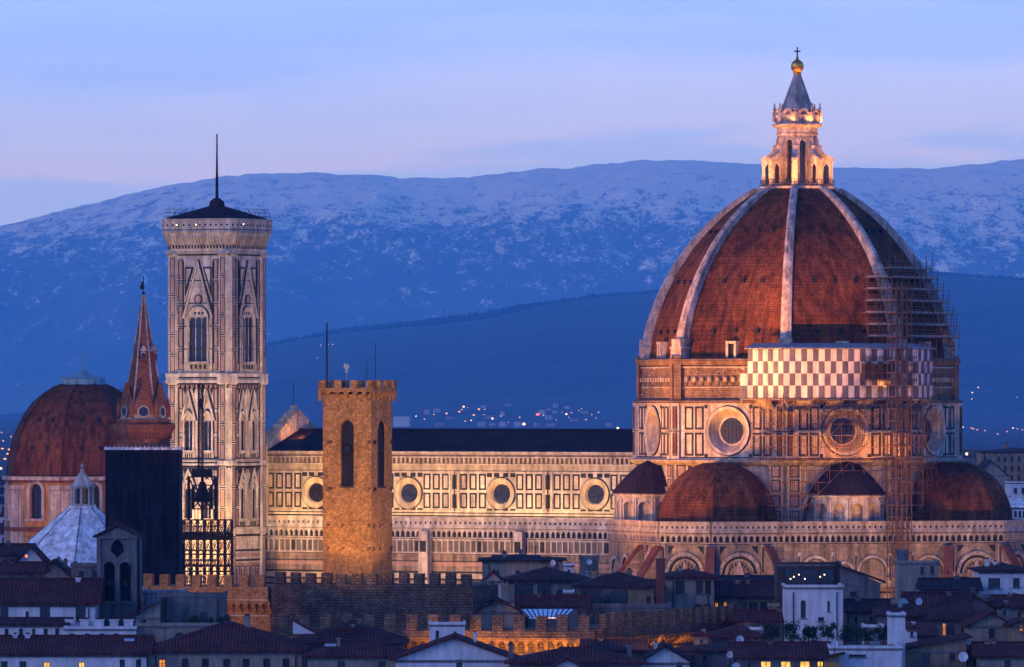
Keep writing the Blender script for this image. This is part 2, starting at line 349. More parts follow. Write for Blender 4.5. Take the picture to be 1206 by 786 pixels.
# tribunes and the flat walls between them
def blind_arch(W, a, w, zs, zb, glazed=False):
    W.arch_ring(a, w, zs, .5, 0, .42, 0); W.arch_ring(a, w-.3, zs, .15, 0, .25, 1); W.arch_fill(a, w-.3, zb, zs, .05, 2 if not glazed else 5)
    for s in (-1, 1): W.rect(a+s*(w/2+.25)-.25, a+s*(w/2+.25)+.25, zb, zs, 0, .4, 0)
    if not glazed:
        W.rect(a-w/2+.25, a-.15, zb+.3, zs+.3, .05, .1, 5); W.rect(a+.15, a+w/2-.25, zb+.3, zs+.3, .05, .1, 5)
def tribune_side(mb, p0, p1):
    W = Wall(mb, p0, p1); L_ = W.L; gallery(W, L_); a = L_/2
    w = min(6.2, L_-2.6); zs = 26.6
    W.arch_ring(a, w, zs, .55, 0, .6, 0); W.arch_ring(a, w-1.0, zs, .25, 0, .45, 1); W.arch_ring(a, w-1.5, zs, .3, 0, .3, 0)
    W.arch_fill(a, w-1.0, 18, zs, .06, 2)
    for s in (-1, 1):
        q = a+s*(w/2+.2); W.poly([(q, 31.3), (q-s*1.2, 31.3), (q, 29.9)][::s], 0, .06, 1)
    for i in range(15):
        t = PI*(i+.5)/15; r = w/2+.28; W.rect(a+r*cos(t)-.1, a+r*cos(t)+.1, zs+r*sin(t)-.1, zs+r*sin(t)+.1, .6, .64, 1 if i % 2 else 3)
    for i in range(9):
        t = PI*(i+.5)/9; r = w/2-1.3; W.rect(a+r*cos(t)-.12, a+r*cos(t)+.12, zs+r*sin(t)-.35, zs+r*sin(t)+.2, .06, .16, 1)
    # pointed gabled window with a tall dark light
    W.poly([(a+1.35, 25.2), (a, 28.9), (a-1.35, 25.2)], .06, .42, 0); W.poly([(a+.8, 25.6), (a, 27.9), (a-.8, 25.6)], .42, .5, 3)
    W.rect(a-1.35, a-.8, 17, 25.2, .06, .5, 0); W.rect(a+.8, a+1.35, 17, 25.2, .06, .5, 0)
    W.arch_fill(a, 1.6, 17, 23.8, .12, 6, True); W.arch_ring(a, 1.6, 23.8, .25, .12, .4, 0, True); W.rect(a-.07, a+.07, 17, 24.3, .13, .3, 0)
    for s in (-1, 1):
        e = a+s*(L_/2-.55); W.rect(e-.4, e+.4, 26.5, 31.5, 0, .3, 0); W.rect(e-.24, e+.24, 26.9, 31.0, .3, .36, 1)
    W.rect(0, L_, 26.2, 26.5, 0, .3, 0) if False else None
    for a0, a1 in ((.1, a-w/2-.6), (a+w/2+.6, L_-.1)): W.rect(a0, a1, 26.2, 26.5, 0, .3, 0)
    zz = 26.0
    while zz > 16:
        for a0, a1 in ((.1, a-w/2-.1), (a+w/2+.1, L_-.1)): W.rect(a0, a1, zz-.45, zz, 0, .05, 1); W.rect(a0, a1, zz-1.4, zz-.75, 0, .04, 3)
        for a0, a1 in ((a-w/2+.1, a-1.4), (a+1.4, a+w/2-.1)): W.rect(a0, a1, zz-.35, zz, .06, .1, 1); W.rect(a0, a1, zz-1.3, zz-.75, .06, .09, 3)
        zz -= 1.9
def buttress(mb, q, c, rr=9.5):
    """sloping red stone rib from the balustrade foot down and outwards"""
    d = (Vector(q)-Vector(c)).normalized(); t = Vector((-d.y, d.x))*.62; q = Vector(q); v = []
    v = []; pr_ = ((.1, 12), (.1, 30.6), (.9, 30.5), (rr, 19.1), (rr, 12))
    for s in (-1, 1):
        for o, z in pr_: u = q+d*o+t*s; v.append((u.x, u.y, z))
    mb.add(v, [[0, 1, 2, 3, 4], [9, 8, 7, 6, 5], [0, 5, 6, 1], [1, 6, 7, 2], [2, 7, 8, 3], [3, 8, 9, 4]], 2)
    v = []
    for s in (-1, 1):
        for o, z in ((.1, 30.61), (.9, 30.51), (rr+.3, 18.9), (rr+.3, 19.6), (1.0, 31.25), (.1, 31.3)): u = q+d*o+t*s*1.25; v.append((u.x, u.y, z))
    mb.add(v, [[0, 1, 2, 3, 4, 5], [11, 10, 9, 8, 7, 6]]+[[k, 6+k, 6+(k+1) % 6, (k+1) % 6] for k in range(6)], 0)
    for s in (-1, 1):
        z = 28.6
        while z > 16:
            o1 = min(rr-.2, .9+(30.4-z)/11.4*(rr-.9)); u0 = q+d*.6+t*s*1.02; u1 = q+d*max(.7, o1-.25)+t*s*1.02
            mb.add([(u0.x, u0.y, z-.35), (u1.x, u1.y, z-.35), (u1.x, u1.y, z), (u0.x, u0.y, z)], [[0, 1, 2, 3]], 1 if int(z*10) % 2 else 3); z -= 1.35
TRMATS = ['marb2', 'green', 'dimmarb', 'pink', 'rust', 'dimmarb', 'glass']
mb = MB()
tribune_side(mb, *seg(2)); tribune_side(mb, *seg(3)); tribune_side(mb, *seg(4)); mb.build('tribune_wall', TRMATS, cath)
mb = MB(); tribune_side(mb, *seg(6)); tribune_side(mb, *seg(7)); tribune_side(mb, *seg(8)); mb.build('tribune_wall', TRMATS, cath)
for q, c in ((OUT[2], (0, -29.5)), (OUT[3], (0, -29.5)), (OUT[4], (0, -29.5)), (OUT[5], (0, -29.5)), (OUT[6], (29.5, 0)), (OUT[7], (29.5, 0)), (OUT[8], (29.5, 0))):
    mb = MB(); buttress(mb, q, c); mb.build('sloping_buttress', ['rust', 'green', 'dimmarb', 'pink'], cath)
mb = MB(); W = Wall(mb, *seg(5)); gallery(W, W.L)
for a, w in ((3.2, 3.0), (8.6, 4.6), (13.6, 2.6), (18.6, 4.6), (23.6, 2.6), (28.6, 4.6)): blind_arch(W, a, w, 26.9, 25.0)
W.rect(.1, W.L-.1, 24.4, 24.95, 0, .5, 0); bands(W, W.L, 8, 24.2)
for a in (5.7, 11.6, 15.6, 21.6, 25.6): W.rect(a-.25, a+.25, 25, 30.2, 0, .35, 0); W.rect(a-.12, a+.12, 25.4, 29.6, .35, .4, 1)
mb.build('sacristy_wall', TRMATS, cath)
mb = MB(); W = Wall(mb, *seg(1)); gallery(W, W.L)
for a, w in ((4.2, 3.6), (10.5, 4.4), (16.2, 2.6)): blind_arch(W, a, w, 26.9, 22.5)
W.rect(.1, W.L-.1, 22.0, 22.45, 0, .4, 0); bands(W, W.L, 8, 21.8)
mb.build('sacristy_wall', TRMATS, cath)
# ---- half domes of the tribunes, exedrae with conical roofs
for cx, cy in ((0, -29.5), (29.5, 0), (0, 29.5)):
    mb = MB(); prof = [(9.95*sqrt(max(0, 1-(h/10.4)**2)) if h else 9.95, 35.1+h*.98) for h in (0, 1.2, 2.4, 3.6, 4.8, 6, 7.1, 8.1, 8.9, 9.6, 10.1)]
    mb.lathe([(10.05, 33.76)]+prof, 8, cx, cy, R_(22.5), 0, False)
    mb.lathe([(10.3, 33.76), (10.3, 34.2)], 8, cx, cy, R_(22.5), 1, False)
    mb.build('tribune_dome', ['dome', 'cream'], cath)
for ang in (-135, -45, 45, 135):
    d = 26.0; cx, cy = d*cos(R_(ang)), d*sin(R_(ang)); R = 6.1
    P = ngon(12, R, R_(ang-15), cx, cy); mb = MB(); mb.prism(ngon(12, R-.9, R_(ang-15), cx, cy), 33.76, 39.9, 2)
    for i in range(12):
        W = Wall(mb, P[i], P[(i+1) % 12]); a = W.L/2
        W.holes(0, W.L, 33.76, 39.3, [(a-.95, a+.95, 35.0, 38.35)], 0, .8, 0)
        W.spandrel(a, 1.9, 37.4, 38.35, -.75, 0, 0); W.arch_ring(a, 1.9, 37.4, .22, 0, .16, 0)
        W.rect(0, .32, 34.4, 38.9, 0, .28, 0); W.rect(W.L-.32, W.L, 34.4, 38.9, 0, .28, 0)
        W.rect(0, W.L, 33.76, 34.4, 0, .35, 0)
    mb.lathe([(R+.35, 39.3), (R+.45, 39.55), (R+.3, 39.7)], 12, cx, cy, R_(ang-15), 0)
    mb.build('exedra', ['marble', 'green', 'cream'], cath)
    mb = MB(); mb.lathe([(R+.65, 39.75), (R+.6, 39.95), (4.6, 42.4), (2.6, 44.3), (.5, 45.4)], 12, cx, cy, R_(ang-15), 0)
    mb.build('exedra_roof', ['tiled'], cath)
# ---- nave
YN = -10.4; OCX = [-33.6, -52.05, -70.5, -89.2]; X0, X1 = -101.0, -23.5
mb = MB(); W = Wall(mb, (X0, YN), (X1, YN)); S = lambda x: x-X0
edges = [0]+[S((OCX[i]+OCX[i+1])/2) for i in (2, 1, 0)]+[W.L]
ZB, ZC = 36.3, 43.2
for i, x in enumerate(OCX[::-1]):
    W.round_hole(edges[i], edges[i+1], ZB, ZC, S(x), 39.35, 2.05, 0, 0)
W.flat([(0, 30), (W.L, 30), (W.L, ZB), (0, ZB)], 0, 0); W.flat([(0, ZC), (W.L, ZC), (W.L, 46.6), (0, 46.6)], 0, 0)
for i, x in enumerate(OCX[::-1]):
    a = S(x); lo, hi = edges[i], edges[i+1]
    for s in (-1, 1):
        far = (lo if s < 0 else hi) if not (i == 3 and s > 0) else hi
        for k in range(4):
            q = a+s*(3.7+k*1.86)
            if abs(q-a) > abs(far-a)-1.2: continue
            for z0, z1 in ((36.75, 39.45), (39.95, 42.75)):
                W.frame(q-.7, q+.7, z0, z1, .3, 0, .06, 1); W.rect(q-.4, q+.4, z0+.3, z1-.3, 0, .02, random.choice((0, 5, 6, 0)))
        # narrow panels above and below the round window
        for q in (a+s*.9, a+s*2.3):
            for z0, z1 in ((42.2, 42.9), (36.4, 36.75)): W.rect(q-.5, q+.5, z0, z1, 0, .05, 1)
    for q in edges[1:4] if i == 0 else []:
        W.rect(q-1.0, q-.75, ZB, ZC, 0, .3, 0); W.rect(q+.75, q+1.0, ZB, ZC, 0, .3, 0)
        for z0, z1 in ((36.8, 39.2), (40.1, 42.6)): W.rect(q-.45, q+.45, z0, z1, 0, .05, 1); W.frame(q-.62, q+.62, z0-.17, z1+.17, .17, 0, .1, 2)
        W.rect(q-.06, q+.06, ZB, ZC, .02, .2, 1)
W.rect(0, W.L, 39.6, 39.72, 0, .03, 2) if False else None
for z0, z1, o, m in ((35.0, 35.3, .5, 0), (35.3, 35.55, .2, 1), (35.55, 35.85, .35, 0), (35.85, 36.05, .15, 1), (36.05, 36.3, .25, 0), (43.0, 43.2, .2, 0), (43.2, 43.32, .1, 1), (43.32, 44.3, .06, 2), (44.3, 44.5, .3, 0), (45.5, 45.75, .75, 0), (45.75, 46.05, .6, 4), (46.05, 46.35, .85, 2), (46.35, 46.6, .9, 0)):
    W.rect(0, W.L, z0, z1, 0, o, m)
W.rect(0, W.L, 44.5, 45.5, 0, .1, 4)
n = 86
for i in range(n): q = (i+.5)*W.L/n; W.rect(q-.2, q+.2, 44.6, 45.5, .1, .6, 2)
mb.prism([(X0+.3, YN+.4), (X1, YN+.4), (X1, -YN), (X0+.3, -YN)], 30, 46.4, 0)
mb.build('nave_wall', ['marble', 'green', 'cream', 'pink', 'rough', 'marb2', 'marb3'], cath)
for x in OCX:
    a = S(x); mb = MB(); W = Wall(mb, (X0, YN), (X1, YN))
    W.ring(a, 39.35, 1.85, 2.72, .02, .28, 0, n=40, oi=.12); W.ring(a, 39.35, 2.72, 2.88, .02, .16, 1, n=40); W.ring(a, 39.35, 1.62, 1.9, -.3, .1, 2, n=40, oi=-.3)
    o = mb.build('oculus_window', ['cream', 'green', 'cream'], cath)
    mb = MB(); W = Wall(mb, (X0, YN), (X1, YN)); W.disc(a, 39.35, 2.05, -.35, 0)
    for k in range(6): t = PI*k/6; W.rect(a-.03, a+.03, 37.4, 41.3, -.34, -.3, 1) if k == 0 else None
    for z in (38.3, 39.35, 40.4): W.rect(a-1.6, a+1.6, z-.03, z+.03, -.34, -.3, 1)
    mb.build('window_glass', ['glass', 'iron'], o)
mb = MB()
mb.add([(X0, YN-1.0, 46.62), (X1, YN-1.0, 46.62), (X1, 0, 50.3), (X0, 0, 50.3), (X1, -YN+1, 46.62), (X0, -YN+1, 46.62)], [[0, 1, 2, 3], [3, 2, 4, 5], [0, 3, 5], [1, 4, 2]], 0)
mb.tube((X0, 0, 50.35), (X1, 0, 50.35), .22, 6)
mb.build('nave_roof', ['tiled'], cath)
mb = MB()
for s in (-1, 1): mb.add([(X0, s*19.7, 33.8), (X1-2, s*19.7, 33.8), (X1-2, s*10.45, 35.2), (X0, s*10.45, 35.2)], [[0, 1, 2, 3] if s < 0 else [3, 2, 1, 0]], 0)
mb.build('aisle_roof', ['tile2'], cath)
# west front gable that rises over the nave roof, stepped with small marble finials
mb = MB(); W = Wall(mb, (X0, 12), (X0, -12)); Wb = W
W.poly([(0, 0), (24, 0), (24, 46.5), (12, 53.2), (0, 46.5)], -2.2, 0, 0)
for k in range(14):
    t = (k+.5)/14
    for sg in (-1, 1): W.rect(12+sg*12*(1-t)-.33, 12+sg*12*(1-t)+.33, 46.5+6.7*t-.3, 46.5+6.7*t+.75, -2.3, .1, 1 if k % 2 else 0)
W.rect(11.6, 12.4, 53.1, 54.6, -1.5, -.6, 0)
mb.tube((X0+1, 0, 54.5), (X0+1, 0, 58.6), .07, 4, mi=2)
mb.build('front_gable', ['marble', 'cream', 'iron'], cath)
# ---- crossing body and drum
mb = MB(); mb.prism(V8(27.0), 30, 44.9, 0)
P = V8(27.0)
for i in range(8):
    W = Wall(mb, P[i], P[(i+1) % 8]); L_ = W.L
    for a, z0, z1 in ((1.4, 34, 44.5), (L_-1.4, 34, 44.5)):
        W.rect(a-1.3, a+1.3, 33.5, z1, 0, .7, 2)
        for z in (35.0, 37.6, 40.2, 42.6): W.frame(a-.85, a+.85, z, z+2.0, .2, .7, .76, 1); W.rect(a-.5, a+.5, z+.35, z+1.65, .7, .74, 3)
    W.arch_ring(L_/2, 15.0, 35.0, .7, 0, .5, 0); W.arch_ring(L_/2, 13.8, 35.0, .4, 0, .35, 1)
mb.build('crossing_wall', ['marble', 'green', 'cream', 'pink'], cath)
mb = MB(); mb.lathe([(27.6, 44.5), (28.5, 44.9), (28.9, 45.2), (28.9, 45.45), (27.95, 45.55)], 8, 0, 0, R_(22.5), 0)
mb.build('drum_ledge', ['cream'], cath)
RD = 27.8; P = V8(RD); mb = MB(); ocs = []
mb2 = MB()
for i in range(8):
    W = Wall(mb, P[i], P[(i+1) % 8]); L_ = W.L; a = L_/2
    W.round_hole(0, L_, 45.5, 55.0, a, 50.35, 3.9, 0, 0); ocs.append((P[i], P[(i+1) % 8]))
    for s in (-1, 1):
        for d in (5.45, 7.4):
            for z0, z1 in ((46.15, 50.05), (50.55, 54.45)): W.frame(a+s*d-.82, a+s*d+.82, z0, z1, .34, 0, .07, 1); W.rect(a+s*d-.5, a+s*d+.5, z0+.3, z1-.3, 0, .03, random.choice((0, 5, 6)))
        e = a+s*(L_/2-.78); W.rect(e-.72, e+.72, 45.5, 55, 0, .45, 0)
        for z0, z1 in ((46.15, 50.05), (50.55, 54.45)): W.frame(e-.45, e+.45, z0, z1, .2, .45, .52, 1); W.rect(e-.2, e+.2, z0+.3, z1-.3, .45, .49, 4)
        W.rect(e-.72, e+.72, 50.2, 50.4, .45, .56, 1)
        q = a+s*4.2
        for z0, z1 in ((45.9, 46.5), (54.1, 54.75)): W.rect(q-.3, q+.3, z0, z1, 0, .05, 1)
    W.rect(1.5, L_-1.5, 45.55, 45.75, 0, .2, 0); W.rect(1.5, L_-1.5, 45.75, 45.95, 0, .08, 1); W.rect(1.5, L_-1.5, 54.75, 55, 0, .25, 2)
    W.rect(1.5, a-4.5, 50.22, 50.38, 0, .06, 2); W.rect(a+4.5, L_-1.5, 50.22, 50.38, 0, .06, 2)
mb.prism(V8(25.6), 45.5, 55.0, 2)
mb.build('drum', ['marble', 'green', 'cream', 'pink', 'rust', 'marb2', 'marb3'], cath)
for i, (p, q) in enumerate(ocs):
    mb = MB(); W = Wall(mb, p, q); a = W.L/2
    W.ring(a, 50.35, 3.6, 4.1, .01, .4, 0, n=48, oi=.2); W.ring(a, 50.35, 4.1, 4.25, .01, .2, 1, n=48)
    W.ring(a, 50.35, 2.45, 3.62, -1.5, .2, 2, n=48, oi=-1.45); W.ring(a, 50.35, 2.2, 2.5, -1.5, -1.35, 0, n=48)
    o = mb.build('oculus_window', ['marble', 'green', 'cream'], cath)
    mb = MB(); W = Wall(mb, p, q); W.disc(a, 50.35, 2.45, -1.48, 0)
    for k in (-1.4, -.7, 0, .7, 1.4):
        h = sqrt(2.4**2-k*k); W.rect(a+k-.04, a+k+.04, 50.35-h, 50.35+h, -1.47, -1.42, 1); W.rect(a-h, a+h, 50.35+k-.04, 50.35+k+.04, -1.47, -1.43, 1)
    mb.build('window_glass', ['glass', 'iron'], o)
# bare upper band of the drum
mb = MB(); mb.lathe([(27.9, 55.0), (28.2, 55.15), (28.1, 55.45), (27.0, 55.7), (27.0, 61.3), (27.5, 61.5), (27.9, 62.1), (27.9, 62.4), (27.2, 62.6)], 8, 0, 0, R_(22.5), 0)
P = V8(27.0)
for i in range(8):
    W = Wall(mb, P[i], P[(i+1) % 8]); L_ = W.L
    W.rect(0, 1.3, 55.6, 63.0, 0, .65, 0); W.rect(L_-1.3, L_, 55.6, 63.0, 0, .65, 0)
    for k in range(12): a = 2.2+k*(L_-4.4)/11; W.rect(a-.3, a+.3, 58.6, 59.3, 0, .55, 1); W.rect(a-.22, a+.22, 57.9, 58.5, 0, .02, 2)
    W.rect(1.4, L_-1.4, 57.55, 57.75, 0, .15, 1); W.rect(1.4, L_-1.4, 60.9, 61.15, 0, .3, 1)
    random.seed(i)
    for k in range(60): a = random.uniform(1.5, L_-1.5); z = random.uniform(56, 62.2); w = random.uniform(.15, .7); W.rect(a, a+w, z, z+random.uniform(.12, .3), 0, random.uniform(.05, .2), random.choice((0, 0, 1)))
mb.build('drum_band', ['rough', 'cream', 'wood'], cath)
# the south east side has a finished gallery of small columns under the cornice
# ---- the great dome
zy = [(412, 182), (380, 172.5), (347, 160), (323, 149.3), (297, 132), (278, 117), (262, 102), (246, 85), (232, 66), (221.5, 45)]
pr = np.array([((w/6.9/.9925), (854.5-y)/6.9) for y, w in zy])
A_ = np.stack([pr[:, 0], pr[:, 1], np.ones(len(pr))], 1); sol = np.linalg.lstsq(A_, (pr**2).sum(1), rcond=None)[0]
c_, z_, k_ = sol[0]/2, sol[1]/2, sol[2]; rho = sqrt(k_+c_*c_+z_*z_)
def dome_r(z): return min(27.3, c_+sqrt(max(0, rho**2-(z-z_)**2)))
ZD0, ZD1 = 62.6, 91.6; nz_ = 40
zs_ = [ZD0+(ZD1-ZD0)*(1-(1-i/nz_)**1.25) for i in range(nz_+1)]
mb = MB(); mb.lathe([(dome_r(z)-.85, z) for z in zs_], 8, 0, 0, R_(22.5), 0)
shell = mb.build('dome', ['dome'], cath)
for k in range(8):
    an = R_(22.5+45*k); d = Vector((cos(an), sin(an))); t = Vector((-d.y, d.x)); mb = MB(); rings = []
    for z in zs_:
        f = (z-ZD0)/(ZD1-ZD0); w = .98-.38*f; r1 = dome_r(z)+.12; r0 = dome_r(z)-2.2
        rings.append([tuple(d*r0-t*w)+(z,), tuple(d*r1-t*w)+(z,), tuple(d*(r1+.3)-t*w*.45)+(z+.05,), tuple(d*(r1+.3)+t*w*.45)+(z+.05,), tuple(d*r1+t*w)+(z,), tuple(d*r0+t*w)+(z,)])
    mb.loft(rings, 0)
    c = d*(dome_r(64)-.3)
    for z0, z1, e in ((62.3, 64.2, 1.35), (64.2, 64.5, 1.6), (64.5, 65.8, 1.15)):
        mb.loft([[tuple(c-t*e-d*1.6)+(z,), tuple(c+d*.85-t*e)+(z,), tuple(c+d*.85+t*e)+(z,), tuple(c+t*e-d*1.6)+(z,)] for z in (z0, z1)], 0)
    mb.build('rib', ['rib'], cath)
for i in range(8):
    an = R_(45*i); d = Vector((cos(an), sin(an))); t = Vector((-d.y, d.x)); mb = MB()
    for z in (67.0, 75.5, 84.0):
        ra = (dome_r(z)-.85)*cos(R_(22.5)); w = dome_r(z)*sin(R_(22.5))
        for q in (-.42, 0, .42):
            c = d*(ra)+t*(q*w)
            for dz in (0,): mb.loft([[tuple(c-t*.32-d*.5)+(zz,), tuple(c+d*.3-t*.32)+(zz,), tuple(c+d*.3+t*.32)+(zz,), tuple(c+t*.32-d*.5)+(zz,)] for zz in (z-.3, z+.45)], 0)
    o = mb.build('vent_openings', ['iron'], shell); o['kind'] = 'stuff'
    mb = MB(); ra = dome_r(63)*cos(R_(22.5))-.8; c = d*ra
    bx = lambda a0, a1, z0, z1, o0, o1, mi: mb.loft([[tuple(c+t*a0+d*o0)+(z,), tuple(c+t*a0+d*o1)+(z,), tuple(c+t*a1+d*o1)+(z,), tuple(c+t*a1+d*o0)+(z,)] for z in (z0, z1)], mi)
    bx(-.95, -.55, 61.6, 65.0, -1.6, 1.0, 0); bx(.55, .95, 61.6, 65.0, -1.6, 1.0, 0); bx(-.95, .95, 65.0, 65.4, -1.8, 1.1, 0); bx(-.55, .55, 61.6, 65.0, -1.6, .6, 1)
    mb.build('roof_hatch', ['marble', 'iron'], shell)
# ---- lantern
mb = MB(); mb.lathe([(5.9, 91.0), (6.5, 91.45), (6.6, 91.6), (6.6, 91.9), (3, 91.95)], 8, 0, 0, R_(22.5), 0)
lan = mb.build('lantern', ['rib'], cath)
mb = MB()
for r in (92.15, 92.6, 93.05):
    P = V8(6.35)
    for i in range(8): mb.tube(P[i]+(r,), P[(i+1) % 8]+(r,), .05)
for i in range(8):
    for k in range(6): p = Vector(V8(6.35)[i]).lerp(Vector(V8(6.35)[(i+1) % 8]), k/6); mb.tube((p.x, p.y, 91.9), (p.x, p.y, 93.05), .045)
mb.build('railing', ['iron'], lan)
P = V8(3.15); mb = MB()
for i in range(8):
    W = Wall(mb, P[i], P[(i+1) % 8]); a = W.L/2
    W.holes(0, W.L, 91.9, 101.8, [(a-.55, a+.55, 92.6, 99.9)], 0, .7, 0); W.spandrel(a, 1.1, 99.35, 99.9, -.7, 0, 0); W.arch_ring(a, 1.1, 99.35, .18, 0, .14, 0)
    W.rect(0, .38, 92, 100.6, 0, .3, 0); W.rect(W.L-.38, W.L, 92, 100.6, 0, .3, 0)
mb.lathe([(3.5, 100.6), (3.6, 100.9), (3.45, 101.2), (3.5, 101.9), (4.0, 102.1), (4.3, 102.35), (4.3, 102.6), (3.7, 102.75)], 8, 0, 0, R_(22.5), 0)
mb.prism(V8(2.35), 91.95, 101.5, 1)
mb.build('lantern_drum', ['rib', 'glass'], lan)
for k in range(8):
    an = R_(22.5+45*k); d = Vector((cos(an), sin(an))); t = Vector((-d.y, d.x))*.5; mb = MB(); v = []
    out_ = [(2.9, 91.95), (6.0, 91.95), (6.0, 96.2), (6.35, 96.4), (6.2, 96.8), (5.5, 97.1), (4.6, 97.6), (4.15, 98.3), (4.2, 98.9), (3.7, 99.1), (3.5, 100.2), (2.9, 100.2)]
    n = len(out_)
    for s in (-1, 1): v += [tuple(d*r+t*s)+(z,) for r, z in out_]
    mb.add(v, [list(range(n)), list(range(n, 2*n))[::-1]]+[[(i+1) % n, i, n+i, n+(i+1) % n] for i in range(n)], 0)
    for s in (-1, 1):
        c = d*5.0+t*s*1.04; e = d*.45
        mb.add([tuple(c-e)+(92.4,), tuple(c+e)+(92.4,), tuple(c+e)+(95.2,), tuple(c)+(95.8,), tuple(c-e)+(95.2,)], [[0, 1, 2, 3, 4]], 1)
    mb.build('lantern_buttress', ['rib', 'glass'], lan)
mb = MB(); mb.lathe([(3.75, 102.7), (3.75, 104.0)], 8, 0, 0, R_(22.5), 1); P = V8(3.8)
for i in range(8):
    W = Wall(mb, P[i], P[(i+1) % 8]); a = W.L/2
    W.ring(a, 104.1, .62, 1.12, -.5, .12, 0, 0, PI, 12); W.flat([(a+.62*cos(PI*j/8), 104.1+.62*sin(PI*j/8)) for j in range(9)], -.3, 1)
    W.rect(0, W.L, 103.6, 104.1, 0, .12, 0)
    x, y = P[i]; mb.lathe([(.4, 103.0), (.42, 104.6), (.25, 104.8), (.32, 105.2), (.14, 105.5), (.2, 105.75), (.06, 106.2)], 6, x*1.02, y*1.02, 0, 0)
mb.build('lantern_crown', ['rib', 'marb2'], lan)
mb = MB(); mb.lathe([(3.0, 104.0), (2.75, 105.2), (1.75, 107.7), (.95, 110), (.5, 111.1)], 8, 0, 0, R_(22.5), 0)
for k in range(8):
    an = R_(22.5+45*k); mb.tube((3.0*cos(an), 3.0*sin(an), 104.2), (.5*cos(an), .5*sin(an), 111.1), .13, 4, mi=1)
mb.build('lantern_spire', ['marb2', 'rib'], lan)
mb = MB(); mb.lathe([(.45, 111.0), (.75, 111.2), (.75, 111.4), (.4, 111.6)], 10, 0, 0, 0, 0); mb.sphere((0, 0, 112.5), 1.13, 20, 14, 0); mb.tube((0, 0, 113.6), (0, 0, 114.1), .25, 6); mb.build('gilded_ball', ['gold'], lan, True)
mb = MB(); mb.box(-.11, .11, -.11, .11, 114.1, 115.8); mb.box(-.55, -.11, -.1, .1, 114.95, 115.18); mb.box(.11, .55, -.1, .1, 114.95, 115.18); o = mb.build('cross', ['iron'], lan); o.rotation_euler.z = -CROT
# ================================================================ SCAFFOLDING on the dome and drum
scaf = thing('scaffolding', 'tall steel scaffolding with a chequered screen wrapped round the red dome and drum', 'scaffolding', (CX, CY, 0), CROT)
P8 = lambda r: V8(r)
SEG = [(5, 6), (6, 7), (7, 0)]   # south, south-east and east sides of the octagon
# chequered hoarding
mb = MB(); RH = 31.0; P = P8(RH); Q = P8(RH-2.6)
spans = [(Wall(mb, P[5], P[6]), .72, 1.0), (Wall(mb, P[6], P[7]), 0, 1), (Wall(mb, P[7], P[0]), 0, .23)]
ci = 0; z0, z1 = 55.9, 64.0; hh = (z1-z0)/4
for W, f0, f1 in spans:
    a0, a1 = W.L*f0, W.L*f1; n = round((a1-a0)/1.02); p = (a1-a0)/n
    for k in range(n):
        for r in range(4):
            q0, q1, y0_, y1_ = a0+k*p+.006, a0+(k+1)*p-.006, z0+r*hh+.006, z0+(r+1)*hh-.006
            bl = lambda s_, z_: .05+.16*noise.noise((s_*.55+ci, z_*.5, 7))
            gv = [W.P(q0+(q1-q0)*i_/2, y0_+(y1_-y0_)*j_/2, bl(q0+(q1-q0)*i_/2, y0_+(y1_-y0_)*j_/2)) for j_ in range(3) for i_ in range(3)]
            mb.add(gv, [[j_*3+i_, j_*3+i_+1, j_*3+i_+4, j_*3+i_+3] for j_ in range(2) for i_ in range(2)], (ci+k+r) % 2)
        W.rect(a0+k*p-.03, a0+k*p+.03, z0, z1, -.1, -.05, 2)
    ci += n
mb.build('chequered_screen', ['screenA', 'screenB', 'steel'], scaf)
mb = MB(); W = Wall(mb, P[5], P[6]); W.rect(W.L*.66, W.L*.72-.01, z0, z0+2*hh, -.04, .04, 0); W.rect(W.L*.66, W.L*.72-.01, z0, z0+hh, .05, .09, 1)
mb.build('screen_return', ['screenA', 'screenB'], scaf)
mb = MB()
for W, f0, f1 in [(Wall(mb, P[5], P[6]), .70, 1.0), (Wall(mb, P[6], P[7]), 0, 1), (Wall(mb, P[7], P[0]), 0, .25)]:
    a0, a1 = W.L*f0, W.L*f1
    v = [W.P(a0, z1+.05, .5), W.P(a1, z1+.05, .5), W.P(a1, z1+.9, -3.2), W.P(a0, z1+.9, -3.2)]
    mb.add(v+[(x, y, z+.15) for x, y, z in v], [[3, 2, 1, 0], [4, 5, 6, 7], [0, 1, 5, 4], [1, 2, 6, 5], [2, 3, 7, 6], [3, 0, 4, 7]], 0)
mb.build('screen_roof', ['corr'], scaf)
mb = MB()
for W, f0, f1 in [(Wall(mb, P[5], P[6]), .66, 1.0), (Wall(mb, P[6], P[7]), 0, 1), (Wall(mb, P[7], P[0]), 0, .23)]:
    a0, a1 = W.L*f0, W.L*f1
    W.rect(a0, a1, 55.6, 55.75, -3.0, 0, 0)
    n = max(2, round((a1-a0)/2.6))
    for k in range(n+1):
        a = a0+(a1-a0)*k/n; mb.tube(W.P(a, 53.4, -2.9), W.P(a, 55.6, -.1), .09); mb.tube(W.P(a, 55.5, -2.9), W.P(a, 55.5, -.1), .09)
    for k in range(n):
        a = a0+(a1-a0)*(k+.08)/n; b = a0+(a1-a0)*(k+.92)/n
        if k % 2: mb.add([W.P(a, 54.0, -2.5), W.P(b, 54.0, -2.5), W.P(b, 55.5, -.15), W.P(a, 55.5, -.15)], [[0, 1, 2, 3]], 1)
mb.build('cantilever_deck', ['plank', 'plank'], scaf)
